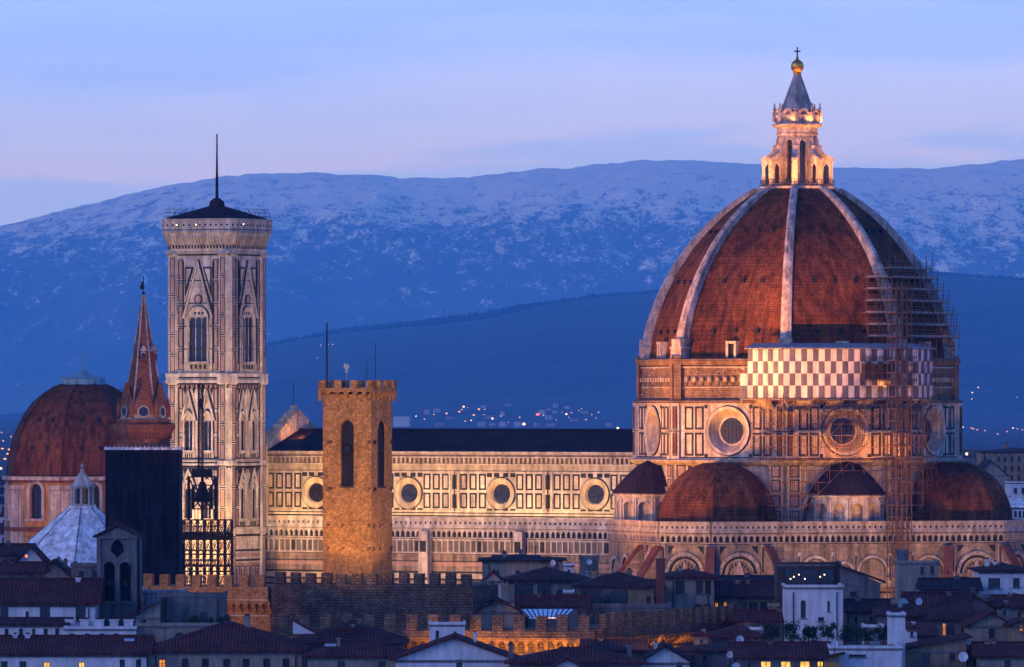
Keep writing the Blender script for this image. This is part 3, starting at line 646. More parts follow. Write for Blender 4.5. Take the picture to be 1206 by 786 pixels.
def lattice(mb, W, a0, a1, z0, z1, offs, da, dz, r=.055, decks=(), brace=True, jit=.3):
    n = max(1, round((a1-a0)/da)); m = max(1, round((z1-z0)/dz))
    for o in offs:
        for k in range(n+1):
            a = a0+(a1-a0)*k/n; mb.tube(W.P(a, z0, o), W.P(a, z1+random.uniform(.2, 1.3), o), r)
        for j in range(1, m+1):
            z = z0+(z1-z0)*j/m; mb.tube(W.P(a0-random.uniform(0, jit), z, o), W.P(a1+random.uniform(0, jit), z, o), r)
    for j in range(1, m+1):
        z = z0+(z1-z0)*j/m
        for k in range(n+1): a = a0+(a1-a0)*k/n; mb.tube(W.P(a, z+.1, offs[0]-.4), W.P(a, z+.1, offs[-1]+.2), r)
        if brace:
            for k in range(j % 2, n, 2):
                a = a0+(a1-a0)*k/n; b = a0+(a1-a0)*(k+1)/n; za = z-(z1-z0)/m
                mb.tube(W.P(a, za, offs[-1]+.06), W.P(b, z, offs[-1]+.06), r*.9)
    for z in decks: W.rect(a0, a1, z, z+.08, offs[0], offs[-1], 1); W.rect(a0, a1, z+.9, z+1.0, offs[-1], offs[-1]+.06, 1) if False else None
random.seed(3)
# lower lattice: against drum (z 45.5..55.6) and below, standing on the terrace
P = P8(28.6); mb = MB(); W = Wall(mb, P[6], P[7])
lattice(mb, W, -3.2, W.L+1.5, 34, 55.4, (0.2, 1.5, 2.7), 2.0, 2.0, .05, (45.9, 49.6, 53.4))
mb.build('pole_lattice', ['steel', 'plank'], scaf)
mb = MB(); W = Wall(mb, P8(28.6)[5], P8(28.6)[6]); lattice(mb, W, W.L-5.6, W.L-.2, 45.6, 55.4, (.2, 1.5), 1.9, 2.0, .05, (45.9, 49.6)); mb.build('pole_lattice', ['steel', 'plank'], scaf)
mb = MB(); W = Wall(mb, P8(28.6)[7], P8(28.6)[0]); lattice(mb, W, .4, 5.2, 34, 64, (.2, 1.5, 2.6), 1.6, 2.0, .05, (45.9, 49.6, 53.4)); mb.build('pole_lattice', ['steel', 'plank'], scaf)
# lift mast at the corner, from the street to the upper dome
an = R_(-90+55.5); c = Vector((35.2*cos(an), 35.2*sin(an))); d = Vector((cos(an), sin(an))); t = Vector((-d.y, d.x)); mb = MB()
W = Wall(mb, c-t*1.5-d*1.3, c+t*1.5-d*1.3)
lattice(mb, W, 0, 3.0, 0, 74, (0, 1.5, 2.9), 1.0, 2.0, .078, [36+2*k for k in range(19)], True, .1)
mb.build('lift_mast', ['steel', 'plank'], scaf)
# stair tower bays hung on the screen beside the mast
mb = MB(); W = Wall(mb, P8(31.3)[6], P8(31.3)[7])
lattice(mb, W, W.L-10.2, W.L-1.0, 57.5, 62.6, (.15, 1.5), 1.55, 1.25, .06, (57.6, 59.0, 61.5)); W.rect(W.L-10.2, W.L-5.6, 59.1, 61.6, .3, 1.2, 1)
mb.build('hung_platform', ['steel', 'wood'], scaf)
# stepped scaffold that climbs the east side of the dome
lev = [66.2, 68.2, 70.2, 72.2, 74.2, 76.2, 77.8]
for si, (f0, f1) in ((7, (0.0, 1.0)), (6, (.70, 1.0))):
    mbp = MB(); mbd = MB()
    for j, z in enumerate(lev if si == 7 else lev[:6]):
        r = dome_r(z)+.35; A, B = Vector(P8(r)[si]), Vector(P8(r)[(si+1) % 8]); W = Wall(mbp, A, B); a0, a1 = W.L*f0, W.L*f1
        if si == 6: a0 += max(0, j-2)*.5
        Wd = Wall(mbd, A, B); Wd.rect(a0, a1, z-.06, z+.05, .1, 1.5, 0); Wd.rect(a0, a1, z+.08, z+.27, 1.42, 1.47, 0)
        for zz in (z+.55, z+1.05): mbp.tube(W.P(a0-.4, zz, 1.45), W.P(a1+.4, zz, 1.45), .055)
        mbp.tube(W.P(a0-.6, z-.1, 1.5), W.P(a1+.5, z-.1, 1.5), .06); mbp.tube(W.P(a0, z-.1, .2), W.P(a1, z-.1, .2), .05)
        n = round((a1-a0)/2.3)
        for k in range(n+1):
            a = a0+(a1-a0)*k/n; mbp.tube(W.P(a, z-2.2, 1.5), W.P(a, z+random.uniform(1.3, 3.0), 1.5), .055)
            mbp.tube(W.P(a, z-.1, -.6), W.P(a, z-.1, 1.8), .05)
            if k < n and (k+j) % 3 == 0: mbp.tube(W.P(a, z-2, 1.52), W.P(a0+(a1-a0)*(k+1)/n, z, 1.52), .05)
    mbp.build('pole_lattice', ['steel'], scaf); mbd.build('scaffold_deck', ['plank'], scaf)
# ================================================================ BELL TOWER
TX, TY = WX(255.5, 1275), 1275.0; HT = 6.2
bt = thing('bell_tower', 'tall square marble bell tower with pink and green panels beside the long nave', 'bell tower', (TX, TY, 0), CROT)
TZ = lambda py: 55-(py-475)/6.76
mats = ['marble', 'green', 'pink', 'cream', 'glass']
STO = [(33.2, 44.2), (45.0, 58.2), (60.2, 80.6)]
cor = [(-HT, -HT), (HT, -HT), (HT, HT), (-HT, HT)]
mb = MB()
TR = 1.55; cc = HT-TR*.72
wins = []
for f in range(4):
    p, q = cor[f], cor[(f+1) % 4]; W = Wall(mb, p, q); c = W.L/2
    lo = [(0, 33.2)]; W.rect(0, W.L, 0, 33.2, -.5, 0, 0)
    # storeys
    for si, (z0, z1) in enumerate(STO):
        if si < 2: hs = [(c-2.75, c-1.05, z0+1.8, z0+8.2), (c+1.05, c+2.75, z0+1.8, z0+8.2)]
        else: hs = [(c-1.85, c+1.85, z0+2.0, z0+11.3)]
        W.holes(1.2, W.L-1.2, z0-.02, z1, hs, -.02, .26, 0)
        for h in hs:
            a = (h[0]+h[1])/2; w = h[1]-h[0]; rise = W.arch_top(w, True) if si < 2 else w/2; zs = h[3]-rise
            W.spandrel(a, w, zs, h[3], -.24, -.02, 0, si < 2)
            W.arch_ring(a, w, zs, .32, -.02, .3, 0, si < 2); W.arch_ring(a, w+.64, zs, .14, -.02, .2, 1, si < 2)
            for s in (-1, 1): W.rect(a+s*(w/2+.16)-.16, a+s*(w/2+.16)+.16, h[2], zs, -.02, .28, 0)
            # steep gable
            gw = w/2+(.75 if si < 2 else 1.25); zb = zs+.1; zt = z0+(12.4 if si == 1 else 10.6 if si == 0 else 19.6)
            for s in (-1, 1):
                W.poly(([(a+gw*s, zb), (a, zt), (a, zt-.9), (a+(gw-.42)*s, zb)])[::s], .0, .36, 0)
                W.poly(([(a+(gw+.25)*s, zb), (a+.18*s, zt+.1), (a, zt), (a+gw*s, zb)])[::s], .0, .16, 1)
            W.ring(a, zs+rise+(.55 if si < 2 else 1.5), 0, .22 if si < 2 else .62, 0, .14, 2, n=14); W.ring(a, zs+rise+(.55 if si < 2 else 1.5), .22 if si < 2 else .62, .3 if si < 2 else .8, 0, .18, 1, n=14)
            W.rect(h[0]-.5, h[1]+.5, h[2]-.35, h[2], -.02, .35, 0); W.rect(h[0]-.4, h[1]+.4, h[2]-1.4, h[2]-.4, -.02, .1, 3)
            for k in range(4): x = h[0]+(k+.5)*(w/4); W.rect(x-w/16, x+w/16, h[2]-1.25, h[2]-.55, .1, .14, 1)
            wins.append((p, q, a, w, h[2], zs, si))
        # panels both sides of the windows, in stacked modules
        nz = 5 if si == 2 else 3 if si == 1 else 3; dz = (z1-z0-.6)/nz
        for k in range(nz):
            za = z0+.3+k*dz; zb = za+dz
            W.rect(1.2, W.L-1.2, zb-.16, zb, -.02, .04, 1) if k < nz-1 and si == 2 else None
            for s in (-1, 1):
                e = c+s*(3.6 if si < 2 else 3.55)
                W.frame(e-.5, e+.5, za+.25, zb-.35, .16, -.02, .08, 1); W.rect(e-.22, e+.22, za+.55, zb-.65, -.02, .06, 2)
        if si == 2:
            for s in (-1, 1):
                W.poly([(c+s*2.7, 78.6), (c+s*.9, 78.6), (c+s*2.7, 73.4)][::-s], 0, .1, 1); W.poly([(c+s*2.45, 78.3), (c+s*1.35, 78.3), (c+s*2.45, 75.2)][::-s], .1, .16, 0)
                W.rect(c+s*3.0-.07, c+s*3.0+.07, z0+.3, z1-1, 0, .2, 1)
            W.rect(c-3.4, c+3.4, z0+.2, z0+1.6, -.02, .1, 3)
        if si < 2:
            W.frame(c-4.05, c+4.05, z0+.35, z1-.5, .18, 0, .12, 1)
            W.rect(c-.35, c+.35, z0+1.2, z0+7.6, 0, .1, 0); W.rect(c-.16, c+.16, z0+1.6, z0+7.0, .1, .14, 2)
            for k in range(9): x = c-3.6+k*.9; W.poly([(x+.34, z1-.7), (x-.34, z1-.7), (x, z1-1.7)], 0, .07, 1 if k % 2 else 2)
    # string courses
    for z, h, o, m in ((32.3, .9, .25, 0), (31.9, .4, .1, 1), (44.2, .35, .3, 0), (44.55, .25, .12, 1), (44.8, .3, .25, 3), (58.2, .3, .2, 1), (58.5, .5, .5, 0), (59.0, .3, .3, 3), (59.3, .25, .2, 1), (59.55, .65, .45, 0), (80.6, .25, .25, 1), (80.85, .6, .3, 3)):
        W.rect(-.1, W.L+.1, z, z+h, -.4, o, m)
    n = 26
    for k in range(n): a = (k+.5)*W.L/n; W.rect(a-.12, a+.12, 57.6, 58.15, -.02, .22, 1 if k % 2 else 2); W.rect(a-.14, a+.14, 43.75, 44.15, 0, .2, 1)
    # lower tower
    for z in (29.3, 27.6): W.rect(1.3, W.L-1.3, z, z+.35, 0, .05, 1); W.rect(1.3, W.L-1.3, z-.9, z-.35, 0, .05, 2)
    for k in range(5): a = c-3.2+k*1.6; W.frame(a-.6, a+.6, 20, 26.8, .14, 0, .08, 1); W.rect(a-.25, a+.25, 20.5, 26.3, 0, .06, 2)
for x, y in ((-cc, -cc), (cc, -cc), (cc, cc), (-cc, cc)):
    mb.prism(ngon(8, TR, R_(22.5), x, y), 0, 81.3, 0); PP = ngon(8, TR, R_(22.5), x, y)
    for i in range(8):
        m_ = (Vector(PP[i])+Vector(PP[(i+1) % 8]))/2
        if max(abs(m_.x), abs(m_.y)) < HT-.1: continue
        W = Wall(mb, PP[i], PP[(i+1) % 8]); a = W.L/2
        for z0, z1 in STO+[(19, 32)]:
            n = round((z1-z0)/3.6); dz = (z1-z0)/n
            for k in range(n):
                za = z0+k*dz; W.rect(0, W.L, za+dz-.2, za+dz, 0, .05, 1); W.rect(a-.24, a+.24, za+.4, za+dz-.6, 0, .05, 2); W.frame(a-.48, a+.48, za+.18, za+dz-.38, .13, .0, .04, 1)
    for z, h, o, m in ((32.3, .9, .3, 0), (44.2, .9, .3, 0), (58.2, 2.0, .4, 0), (80.4, .6, .3, 3)):
        mb.lathe([(TR+.05, z), (TR+o, z+.2), (TR+o, z+h-.1), (TR+.05, z+h)], 8, x, y, R_(22.5), m)
mb.prism([(-5.7, -5.7), (5.7, -5.7), (5.7, 5.7), (-5.7, 5.7)], 33, 81.3, 4)
mb.build('tower_body', mats, bt)
for p, q, a, w, z0, zs, si in wins:
    mb = MB(); W = Wall(mb, p, q)
    W.arch_fill(a, w, z0, zs, -.25, 1, si < 2); n = 1 if si < 2 else 2; lw = w/(n+1)
    for k in range(1, n+1): x = a-w/2+k*lw; W.rect(x-.065, x+.065, z0, zs, -.24, -.13, 0)
    for k in range(n+1): x = a-w/2+(k+.5)*lw; W.spandrel(x, lw, zs-.5, zs+.25, -.24, -.13, 0, True)
    W.rect(a-w/2, a+w/2, zs+.25, zs+.5, -.24, -.13, 0)
    W.arch_fill(a, w-.1, zs+.5, zs+.5, -.18, 0, si < 2)
    if si == 2:
        for x in (-.75, 0, .75): W.disc(a+x, zs+.95, .26, -.165, 1, 12)
    for k in range(3): W.rect(a-w/2, a+w/2, z0+.3+k*.3, z0+.36+k*.3, -.22, -.18, 2)
    mb.build('window', ['marble', 'glass', 'iron'], bt)
mb = MB()
sq = lambda h: [(-h, -h), (h, -h), (h, h), (-h, h)]
def chsq(h, c): return [(-h+c, -h), (h-c, -h), (h, -h+c), (h, h-c), (h-c, h), (-h+c, h), (-h, h-c), (-h, -h+c)]
mb.loft([[(x, y, z) for x, y in chsq(h, c)] for h, c, z in ((6.5, 1.2, 81.4), (6.6, 1.2, 81.7), (6.6, 1.2, 82.2), (7.3, 1.5, 84.0), (7.35, 1.5, 84.3), (7.5, 1.5, 84.5), (7.5, 1.5, 86.9), (7.1, 1.4, 87.0))], 0)
P = chsq(7.0, 1.4); PO = chsq(7.5, 1.5)
for i in range(8):
    W = Wall(mb, chsq(6.6, 1.2)[i], chsq(6.6, 1.2)[(i+1) % 8]); n = max(2, round(W.L/.62))
    for k in range(n):
        a = (k+.5)*W.L/n; v = [W.P(a-.13, 82.0, .05), W.P(a+.13, 82.0, .05), W.P(a+.13, 83.9, .85), W.P(a-.13, 83.9, .85), W.P(a-.13, 84.0, .2), W.P(a+.13, 84.0, .2)]
        mb.add(v, [[0, 1, 2, 3], [0, 3, 4], [1, 5, 2]], 1)
        W.rect(a+.17, a+.42, 81.8, 83.6, .0, .1, 2)
    W = Wall(mb, PO[i], PO[(i+1) % 8]); W.rect(0, W.L, 84.5, 84.75, 0, .12, 1); W.rect(0, W.L, 86.6, 86.9, 0, .14, 1); W.rect(0, W.L, 85.0, 85.12, 0, .04, 2)
    n = max(1, round(W.L/1.1))
    for k in range(n): a = (k+.5)*W.L/n; W.ring(a, 85.85, 0, .2, 0, .05, 2, n=8); W.rect(a+W.L/n/2-.05, a+W.L/n/2+.05, 85.15, 86.6, 0, .06, 1)
mb.build('cornice', ['marble', 'cream', 'green'], bt)
mb = MB(); mb.loft([[(x, y, z) for x, y in sq(h)] for h, z in ((6.3, 87.0), (6.3, 87.2), (1.0, 89.3), (.9, 90.1), (.35, 90.7))], 0); mb.build('roof', ['tiled'], bt)
mb = MB(); mb.tube((0, 0, 90.3), (0, 0, 95), .3, 8, .22); mb.tube((0, 0, 95), (0, 0, 101.6), .2, 8, .12); mb.sphere((0, 0, 101.7), .16, 8, 6); mb.build('flagpole', ['iron'], bt)
mb = MB(); P = chsq(7.25, 1.5)
for i in range(8):
    for z in (87.5, 88.1): mb.tube(P[i]+(z,), P[(i+1) % 8]+(z,), .04)
    A, B = Vector(P[i]), Vector(P[(i+1) % 8]); n = max(1, round((B-A).length/1.6))
    for k in range(n):
        p = A.lerp(B, k/n); mb.tube((p.x, p.y, 86.9), (p.x, p.y, 88.1), .045)
        q = p*.93; mb.tube((p.x, p.y, 88.1), (q.x, q.y, 88.7), .04); mb.tube((q.x, q.y, 88.7), (q.x*.9, q.y*.9, 88.8), .035)
mb.build('railing', ['iron'], bt)
for px in (221.5, 244.5):
    mb = MB(); a = (px-255.5)/6.76/.875*1.0+2.6; W = Wall(mb, PO[0], PO[1])
    mb.sphere(W.P(a+W.L/2-.3, 85.9, .25), .15, 10, 8, 0); W.rect(a+W.L/2-.45, a+W.L/2-.15, 85.6, 86.2, .0, .08, 1); mb.build('parapet_lamp', ['lampw', 'iron'], bt)
mb = MB(); W = Wall(mb, PO[2], PO[3]); mb.sphere(W.P(2.2, 86.0, .2), .15, 10, 8, 0); W.rect(2.0, 2.4, 85.8, 86.2, .0, .08, 1); mb.build('parapet_lamp', ['lampw', 'iron'], bt)
# ================================================================ BRICK CASTLE TOWER
k9 = 960/F; BX, BY, BROT = WX(421, 960), 960.0, R_(-24)
zb = lambda py: WZ(py, 960)
ct = thing('brick_tower', 'square orange brick tower with battlements and tall arched belfry openings, lit by floodlights', 'tower', (BX, BY, 0), BROT)
# plan: a wide face towards the viewer's left and a narrower one to the right
w1, w2 = 7.0, 6.4
BC = [(-w1/2, -w2/2), (w1/2, -w2/2), (w1/2, w2/2), (-w1/2, w2/2)]
mb = MB()
zt = zb(470)
holes = [(2.2, 4.2), (w1, 0), (1.9, 3.9), (2.2, 4.2)]
bw = []
for f in range(4):
    W = Wall(mb, BC[f], BC[(f+1) % 4]); a = W.L/2; w = 1.95 if f % 2 == 0 else 2.4; dp = .5 if f % 2 == 0 else .16; z0, z1 = zb(573), zb(495)
    W.holes(0, W.L, 0, zt, [(a-w/2, a+w/2, z0, z1)], 0, dp, 0); W.spandrel(a, w, z1-w/2, z1, -dp, 0, 0)
    W.arch_ring(a, w, z1-w/2, .28, 0, .06, 0); W.rect(a-w/2-.1, a+w/2+.1, z0-.2, z0, 0, .12, 1)
    bw.append((BC[f], BC[(f+1) % 4], a, w, z0, z1, dp))
    for (px, py) in ((0, 0),):
        for zz in (zb(520), zb(575), zb(618), zb(645)):
            for q in (.5, W.L/2-.9 if zz < z0-2 else .9, W.L-.6): W.rect(q, q+.5, zz, zz+.12, 0, .12, 1); W.poly([(q, zz-.35), (q+.12, zz-.35), (q+.5, zz), (q+.38, zz)], .0, .14, 2)
# top: corbelled parapet with merlons
e = .45; BT = [(x+math.copysign(e, x), y+math.copysign(e, y)) for x, y in BC]
z2 = zb(462)
mb.loft([[(x*t, y*t, z) for x, y in BC] for t, z in ((1, zt), (1.0, zt+.6))], 0)
mb.prism(BT, z2+.2, z2+.45, 0); 
for f in range(4):
    W = Wall(mb, BC[f], BC[(f+1) % 4]); n = 6; p = (W.L+2*e)/n
    for k in range(n+1):
        a = -e+k*p; mb.add([W.P(a-.16, zt-.3, 0), W.P(a+.16, zt-.3, 0), W.P(a+.16, z2+.2, e), W.P(a-.16, z2+.2, e), W.P(a-.16, z2+.2, 0), W.P(a+.16, z2+.2, 0)], [[0, 1, 2, 3], [0, 3, 4], [1, 5, 2]], 0)
        if k < n: W.spandrel(a+p/2, p-.3, z2-.45, z2+.2, .1, e, 0)
    W = Wall(mb, BT[f], BT[(f+1) % 4]); W.rect(0, W.L, z2+.45, zb(457), -.45, 0, 0); z3 = zb(457)
    n = 4 if f % 2 == 0 else 4; mw = W.L/(2*n-1) if False else .95; gap = (W.L-n*mw)/(n-1)
    for k in range(n): W.rect(k*(mw+gap), k*(mw+gap)+mw, z3, zb(448), -.44, .0, 0)
mb.build('tower_body', ['brick', 'stone', 'iron'], ct)
for p, q, a, w, z0, z1, dp in bw:
    mb = MB(); W = Wall(mb, p, q); W.rect(a-w/2, a+w/2, z0, z1-.02, -dp-.1, -dp, 0)
    W.rect(a-.8, a+.8, (z0+z1)/2+.3, (z0+z1)/2+.5, -dp+.02, -dp+.1, 1)
    mb.build('belfry_opening', ['net', 'iron'], ct)
mb = MB(); mb.lathe([(.25, 0), (.32, .12), (.3, .3), (.55, 1.0), (.62, 1.3), (.7, 1.35)][::-1], 12, 0, 0, 0, 0, False, False) if False else mb.lathe([(.85, 0), (.8, .12), (.6, .5), (.52, .95), (.3, 1.2), (.06, 1.28)], 14, 0, 0, 0, 0)
b_ = mb.build('bell', ['iron'], ct); b_.location = (0, -w2/2+.2, zb(534))
for px, yt, r, lx, ly in ((390, 381, .13, -3.2, -2.6), (435.5, 424, .05, 1.2, .3), (453, 403, .05, 2.9, -.6)):
    mb = MB(); mb.tube((lx, ly, z2), (lx, ly, zb(yt)), r, 6, r*.7); mb.build('mast', ['iron'], ct)
mb = MB(); x, y = -1.3, -.6; mb.tube((x, y, z2), (x, y, zb(440)), .05); zc = zb(435)
mb.add([(x-.25, y, zc-.5), (x+.25, y, zc-.55), (x+.1, y, zc-.1), (x+.4, y, zc+.3), (x+.2, y, zc+.75), (x-.1, y, zc+.6), (x-.35, y, zc+.85), (x-.42, y, zc+.2), (x-.1, y, zc-.1)]+[(x-.25, y+.12, zc-.5), (x+.25, y+.12, zc-.55), (x+.1, y+.12, zc-.1), (x+.4, y+.12, zc+.3), (x+.2, y+.12, zc+.75), (x-.1, y+.12, zc+.6), (x-.35, y+.12, zc+.85), (x-.42, y+.12, zc+.2), (x-.1, y+.12, zc-.1)],
       [list(range(9)), list(range(9, 18))[::-1]]+[[(i+1) % 9, i, 9+i, 9+(i+1) % 9] for i in range(9)], 0)
mb.build('weathervane', ['copper'], ct)
# ================================================================ RED SPIRE TOWER, wrapped below in black netting
YS = 985; zs = lambda py: WZ(py, YS); kS = YS/F
sp = thing('spire_tower', 'hexagonal brick tower with a slender red spire above a block of black netting', 'tower', (WX(169, YS), YS, 0), 0)
ra = 33.5*kS; a6 = R_(-60+3)
mb = MB(); mb.prism(ngon(6, ra*.98, a6), 0, zs(528), 0); mb.build('tower_body', ['spire'], sp)
mb = MB(); mb.lathe([(ra*.94, zs(527)), (ra*.94, zs(516)), (ra*1.08, zs(506)), (ra*1.12, zs(504)), (ra*1.12, zs(500)), (ra*.95, zs(499)), (ra*.95, zs(494))], 6, 0, 0, a6, 0)
P = ngon(6, ra*.96, a6)
for i in range(6):
    W = Wall(mb, P[i], P[(i+1) % 6]); n = 7; p = W.L/n
    for k in range(n): a = (k+.5)*p; W.rect(a-.09, a+.09, zs(517), zs(508), 0, .28, 0); W.rect(a-.5*p+.09, a+.5*p-.2, zs(515), zs(511), 0, .06, 1)
mb.build('corbel_gallery', ['spire', 'cream'], sp)
mb = MB(); mb.prism(ngon(6, ra*.83, a6), zs(496), zs(484), 1); P = ngon(6, ra*.86, a6)
for i in range(6):
    W = Wall(mb, P[i], P[(i+1) % 6]); a = W.L/2
    W.poly([(.1, zs(488)), (W.L-.1, zs(488)), (W.L-.35, zs(478)), (a, zs(451)), (.35, zs(478))], -.5, .05, 0)
    W.ring(a, zs(485), .62, .85, .05, .16, 1, n=20); W.disc(a, zs(485), .62, .06, 2)
    for t in range(4): W.ring(a+.3*cos(t*PI/2+PI/4), zs(485)+.3*sin(t*PI/2+PI/4), 0, .2, .06, .09, 2, n=8)
    x, y = P[i]; mb.lathe([(.36, zs(492)), (.36, zs(481)), (.26, zs(477)), (.05, zs(468))], 6, x, y, 0, 0)
    W.rect(0, W.L, zs(498), zs(493.5), -.3, .12, 1)
mb.build('gable_ring', ['spire', 'cream', 'glass'], sp)
mb = MB(); r0 = ra*.76; mb.lathe([(r0, zs(490)), (r0*.62, zs(437)), (r0*.3, zs(388)), (.16, zs(347))], 6, 0, 0, a6, 0)
for k in range(6):
    t = a6+k*PI/3
    for (ra_, za), (rb_, zb_) in (((r0, zs(490)), (r0*.62, zs(437))), ((r0*.62, zs(437)), (r0*.3, zs(388))), ((r0*.3, zs(388)), (.16, zs(347)))):
        mb.tube((ra_*cos(t), ra_*sin(t), za), (rb_*cos(t), rb_*sin(t), zb_), .13, 4, mi=1)
mb.build('spire', ['spire', 'rib'], sp)
for k in (5, 0):
    t = a6+PI/6+k*PI/3; d = Vector((cos(t), sin(t))); mb = MB(); c = d*(r0*.56); u = Vector((-d.y, d.x)); W = Wall(mb, c-u*.45, c+u*.45); z = zs(425)
    W.rect(0, .9, z, z+1.3, -.9, .25, 0); W.poly([(-.1, z+1.3), (1.0, z+1.3), (.45, z+2.1)], -.9, .3, 1); W.arch_fill(.45, .4, z+.2, z+.9, .26, 2); W.arch_ring(.45, .4, z+.9, .14, .25, .34, 1)
    mb.build('spire_dormer', ['spire', 'rib', 'glass'], sp)
mb = MB(); mb.tube((0, 0, zs(348)), (0, 0, zs(325)), .06); mb.sphere((0, 0, zs(346)), .22, 8, 6); 
mb.box(-.45, -.05, -.06, .06, zs(341), zs(336)); mb.box(-.32, -.02, -.05, .05, zs(336), zs(332)); mb.build('weathervane', ['iron'], sp)
# netting block round its lower body
nb = thing('netting_block', 'tall block of black construction netting wrapped round the base of the red spire', 'netting', (WX(169.5, YS), YS, 0), 0)
w = 43*kS; mb = MB(); v = []
random.seed(2)
nx = 26; P = []
for i in range(4*nx):
    f, t = divmod(i, nx); t = t/nx; c = [(-w, -4.2), (w, -4.2), (w, 6.2), (-w, 6.2)]; A, B = Vector(c[f]), Vector(c[(f+1) % 4]); P.append(A.lerp(B, t)+Vector((0, 1)).xx*0 if False else A.lerp(B, t))
rings = []
for z in [0]+[zs(y) for y in range(690, 529, -8)]+[zs(530)]:
    rings.append([(p.x+.14*noise.noise((p.x*.8, z*.12, 1)), p.y+.4*noise.noise((p.x*.9, p.y, z*.14))-(.12 if (i % 5 == 0) else 0), z) for i, p in enumerate(P)])
mb.loft(rings, 0); mb.build('netting_sheet', ['net'], nb)
mb = MB()
for j in range(24):
    z = zs(533)-j*2.0
    for A, B in (((-w-.2, -4.6), (w+.2, -4.6)), ((w+.25, -4.6), (w+.25, 6.4))): mb.tube(A+(z,), B+(z+random.uniform(-.05, .05),), .045)
for k in range(9): x = -w+k*2*w/8; mb.tube((x, -4.68, 2), (x, -4.68, zs(528)), .045)
mb.build('outer_poles', ['iron'], nb)
mb = MB(); mb.box(-w-.15, w+.15, -4.4, -3.9, zs(530)+.02, zs(528)+.1); mb.box(-w-.15, w+.15, 5.9, 6.4, zs(530)+.02, zs(528)+.1); mb.box(-w-.15, -w+.3, -3.88, 5.88, zs(530)+.02, zs(528)+.1); mb.box(w-.3, w+.15, -3.88, 5.88, zs(530)+.02, zs(528)+.1)
mb.box(-w, w, -3.88, 5.88, zs(530)+.02, zs(530)+.12)
for k in range(18): x = -w+k*2*w/17; mb.tube((x, -4.15, zs(529)), (x, -4.15, zs(525)), .05)
mb.build('top_deck', ['lead'], nb)
# ================================================================ IRON LATTICE BELFRY MAST
YL = 1010; zl = lambda py: WZ(py, YL); kL = YL/F
lt = thing('lattice_tower', 'black iron lattice platform carrying a slim mast in front of the marble bell tower', 'lattice tower', (WX(243, YL), YL+1, 0), 0)
def truss(mb, x0, x1, y0, y1, z0, z1, nx, nz, r, X=True):
    for j in range(nz+1):
        z = z0+(z1-z0)*j/nz
        for a, b in (((x0, y0), (x1, y0)), ((x1, y0), (x1, y1)), ((x1, y1), (x0, y1)), ((x0, y1), (x0, y0))): mb.tube(a+(z,), b+(z,), r)
    for i in range(nx+1):
        x = x0+(x1-x0)*i/nx
        for y in (y0, y1):
            mb.tube((x, y, z0), (x, y, z1), r*1.2)
            if i < nx and X:
                xb = x0+(x1-x0)*(i+1)/nx
                for j in range(nz): za, zb_ = z0+(z1-z0)*j/nz, z0+(z1-z0)*(j+1)/nz; mb.tube((x, y, za), (xb, y, zb_), r*.8); mb.tube((xb, y, za), (x, y, zb_), r*.8)
mb = MB(); truss(mb, -28*kL, 29*kL, 0, 5, 8, zl(613), 7, 13, .085); truss(mb, -28*kL, 29*kL, 0, 5, zl(636), zl(628), 14, 1, .08); mb.box(-28*kL, 29*kL, 0, 5, zl(628), zl(627)); mb.box(-28*kL, 29*kL, 0, 5, zl(668), zl(666)); mb.build('base_frame', ['iron'], lt)
mb = MB(); truss(mb, -22*kL, 10*kL, .8, 4.2, zl(613), zl(562), 2, 2, .11, False); mb.box(-18*kL, 6*kL, 1.2, 3.8, zl(562), zl(553)); truss(mb, -17*kL, 5*kL, 1.2, 3.8, zl(600), zl(572), 2, 2, .1)
for s in (-1, 1): mb.tube((-6*kL+s*14*kL, 2.5, zl(566)), (-6*kL+s*5*kL, 2.5, zl(590)), .14)
mb.lathe([(1.2, zl(592)), (1.1, zl(586)), (.7, zl(578)), (.5, zl(570)), (.1, zl(566))], 12, -6*kL, 2.5, 0, 0); mb.build('upper_frame', ['iron'], lt)
mb = MB(); truss(mb, -10.5*kL, -5.5*kL, 2.2, 2.8, zl(553), zl(452), 1, 26, .075); mb.box(-11*kL, -5*kL, 2.1, 2.9, zl(482), zl(470)); mb.build('mast', ['iron'], lt)
mb = MB(); mb.box(-30*kL, -26*kL, -.4, .6, 6, zl(640)); mb.build('service_duct', ['net'], lt)
# ================================================================ CHAPEL DOME far left
YC = 1560; zc_ = lambda py: WZ(py, YC); kC = YC/F
ch = thing('domed_chapel', 'chapel with a plain wide red tiled dome and flat green topped cap', 'chapel', (WX(98, YC), YC, 0), R_(10))
RC = 93*kC; a8 = R_(22.5)
mb = MB(); prof = []
for i in range(17):
    t = i/16; z = zc_(560)+(zc_(455)-zc_(560))*t; prof.append((RC*sqrt(max(.06, 1-(t*.985)**1.9*1.0))*(1 if t < .9 else 1), z))
prof = [(RC*r, zc_(y)) for r, y in ((1.0, 561), (.99, 550), (.965, 535), (.925, 520), (.865, 505), (.78, 490), (.66, 475), (.52, 464), (.38, 456), (.29, 453))]
mb.lathe(prof, 8, 0, 0, a8, 0)
for k in range(8):
    t = a8+k*PI/4
    for (r0, z0), (r1, z1) in zip(prof, prof[1:]): mb.tube(((r0+.05)*cos(t), (r0+.05)*sin(t), z0), ((r1+.05)*cos(t), (r1+.05)*sin(t), z1), .22, 4, mi=1)
mb.build('dome', ['dome', 'tile'], ch)
mb = MB()
P = ngon(8, RC, a8)
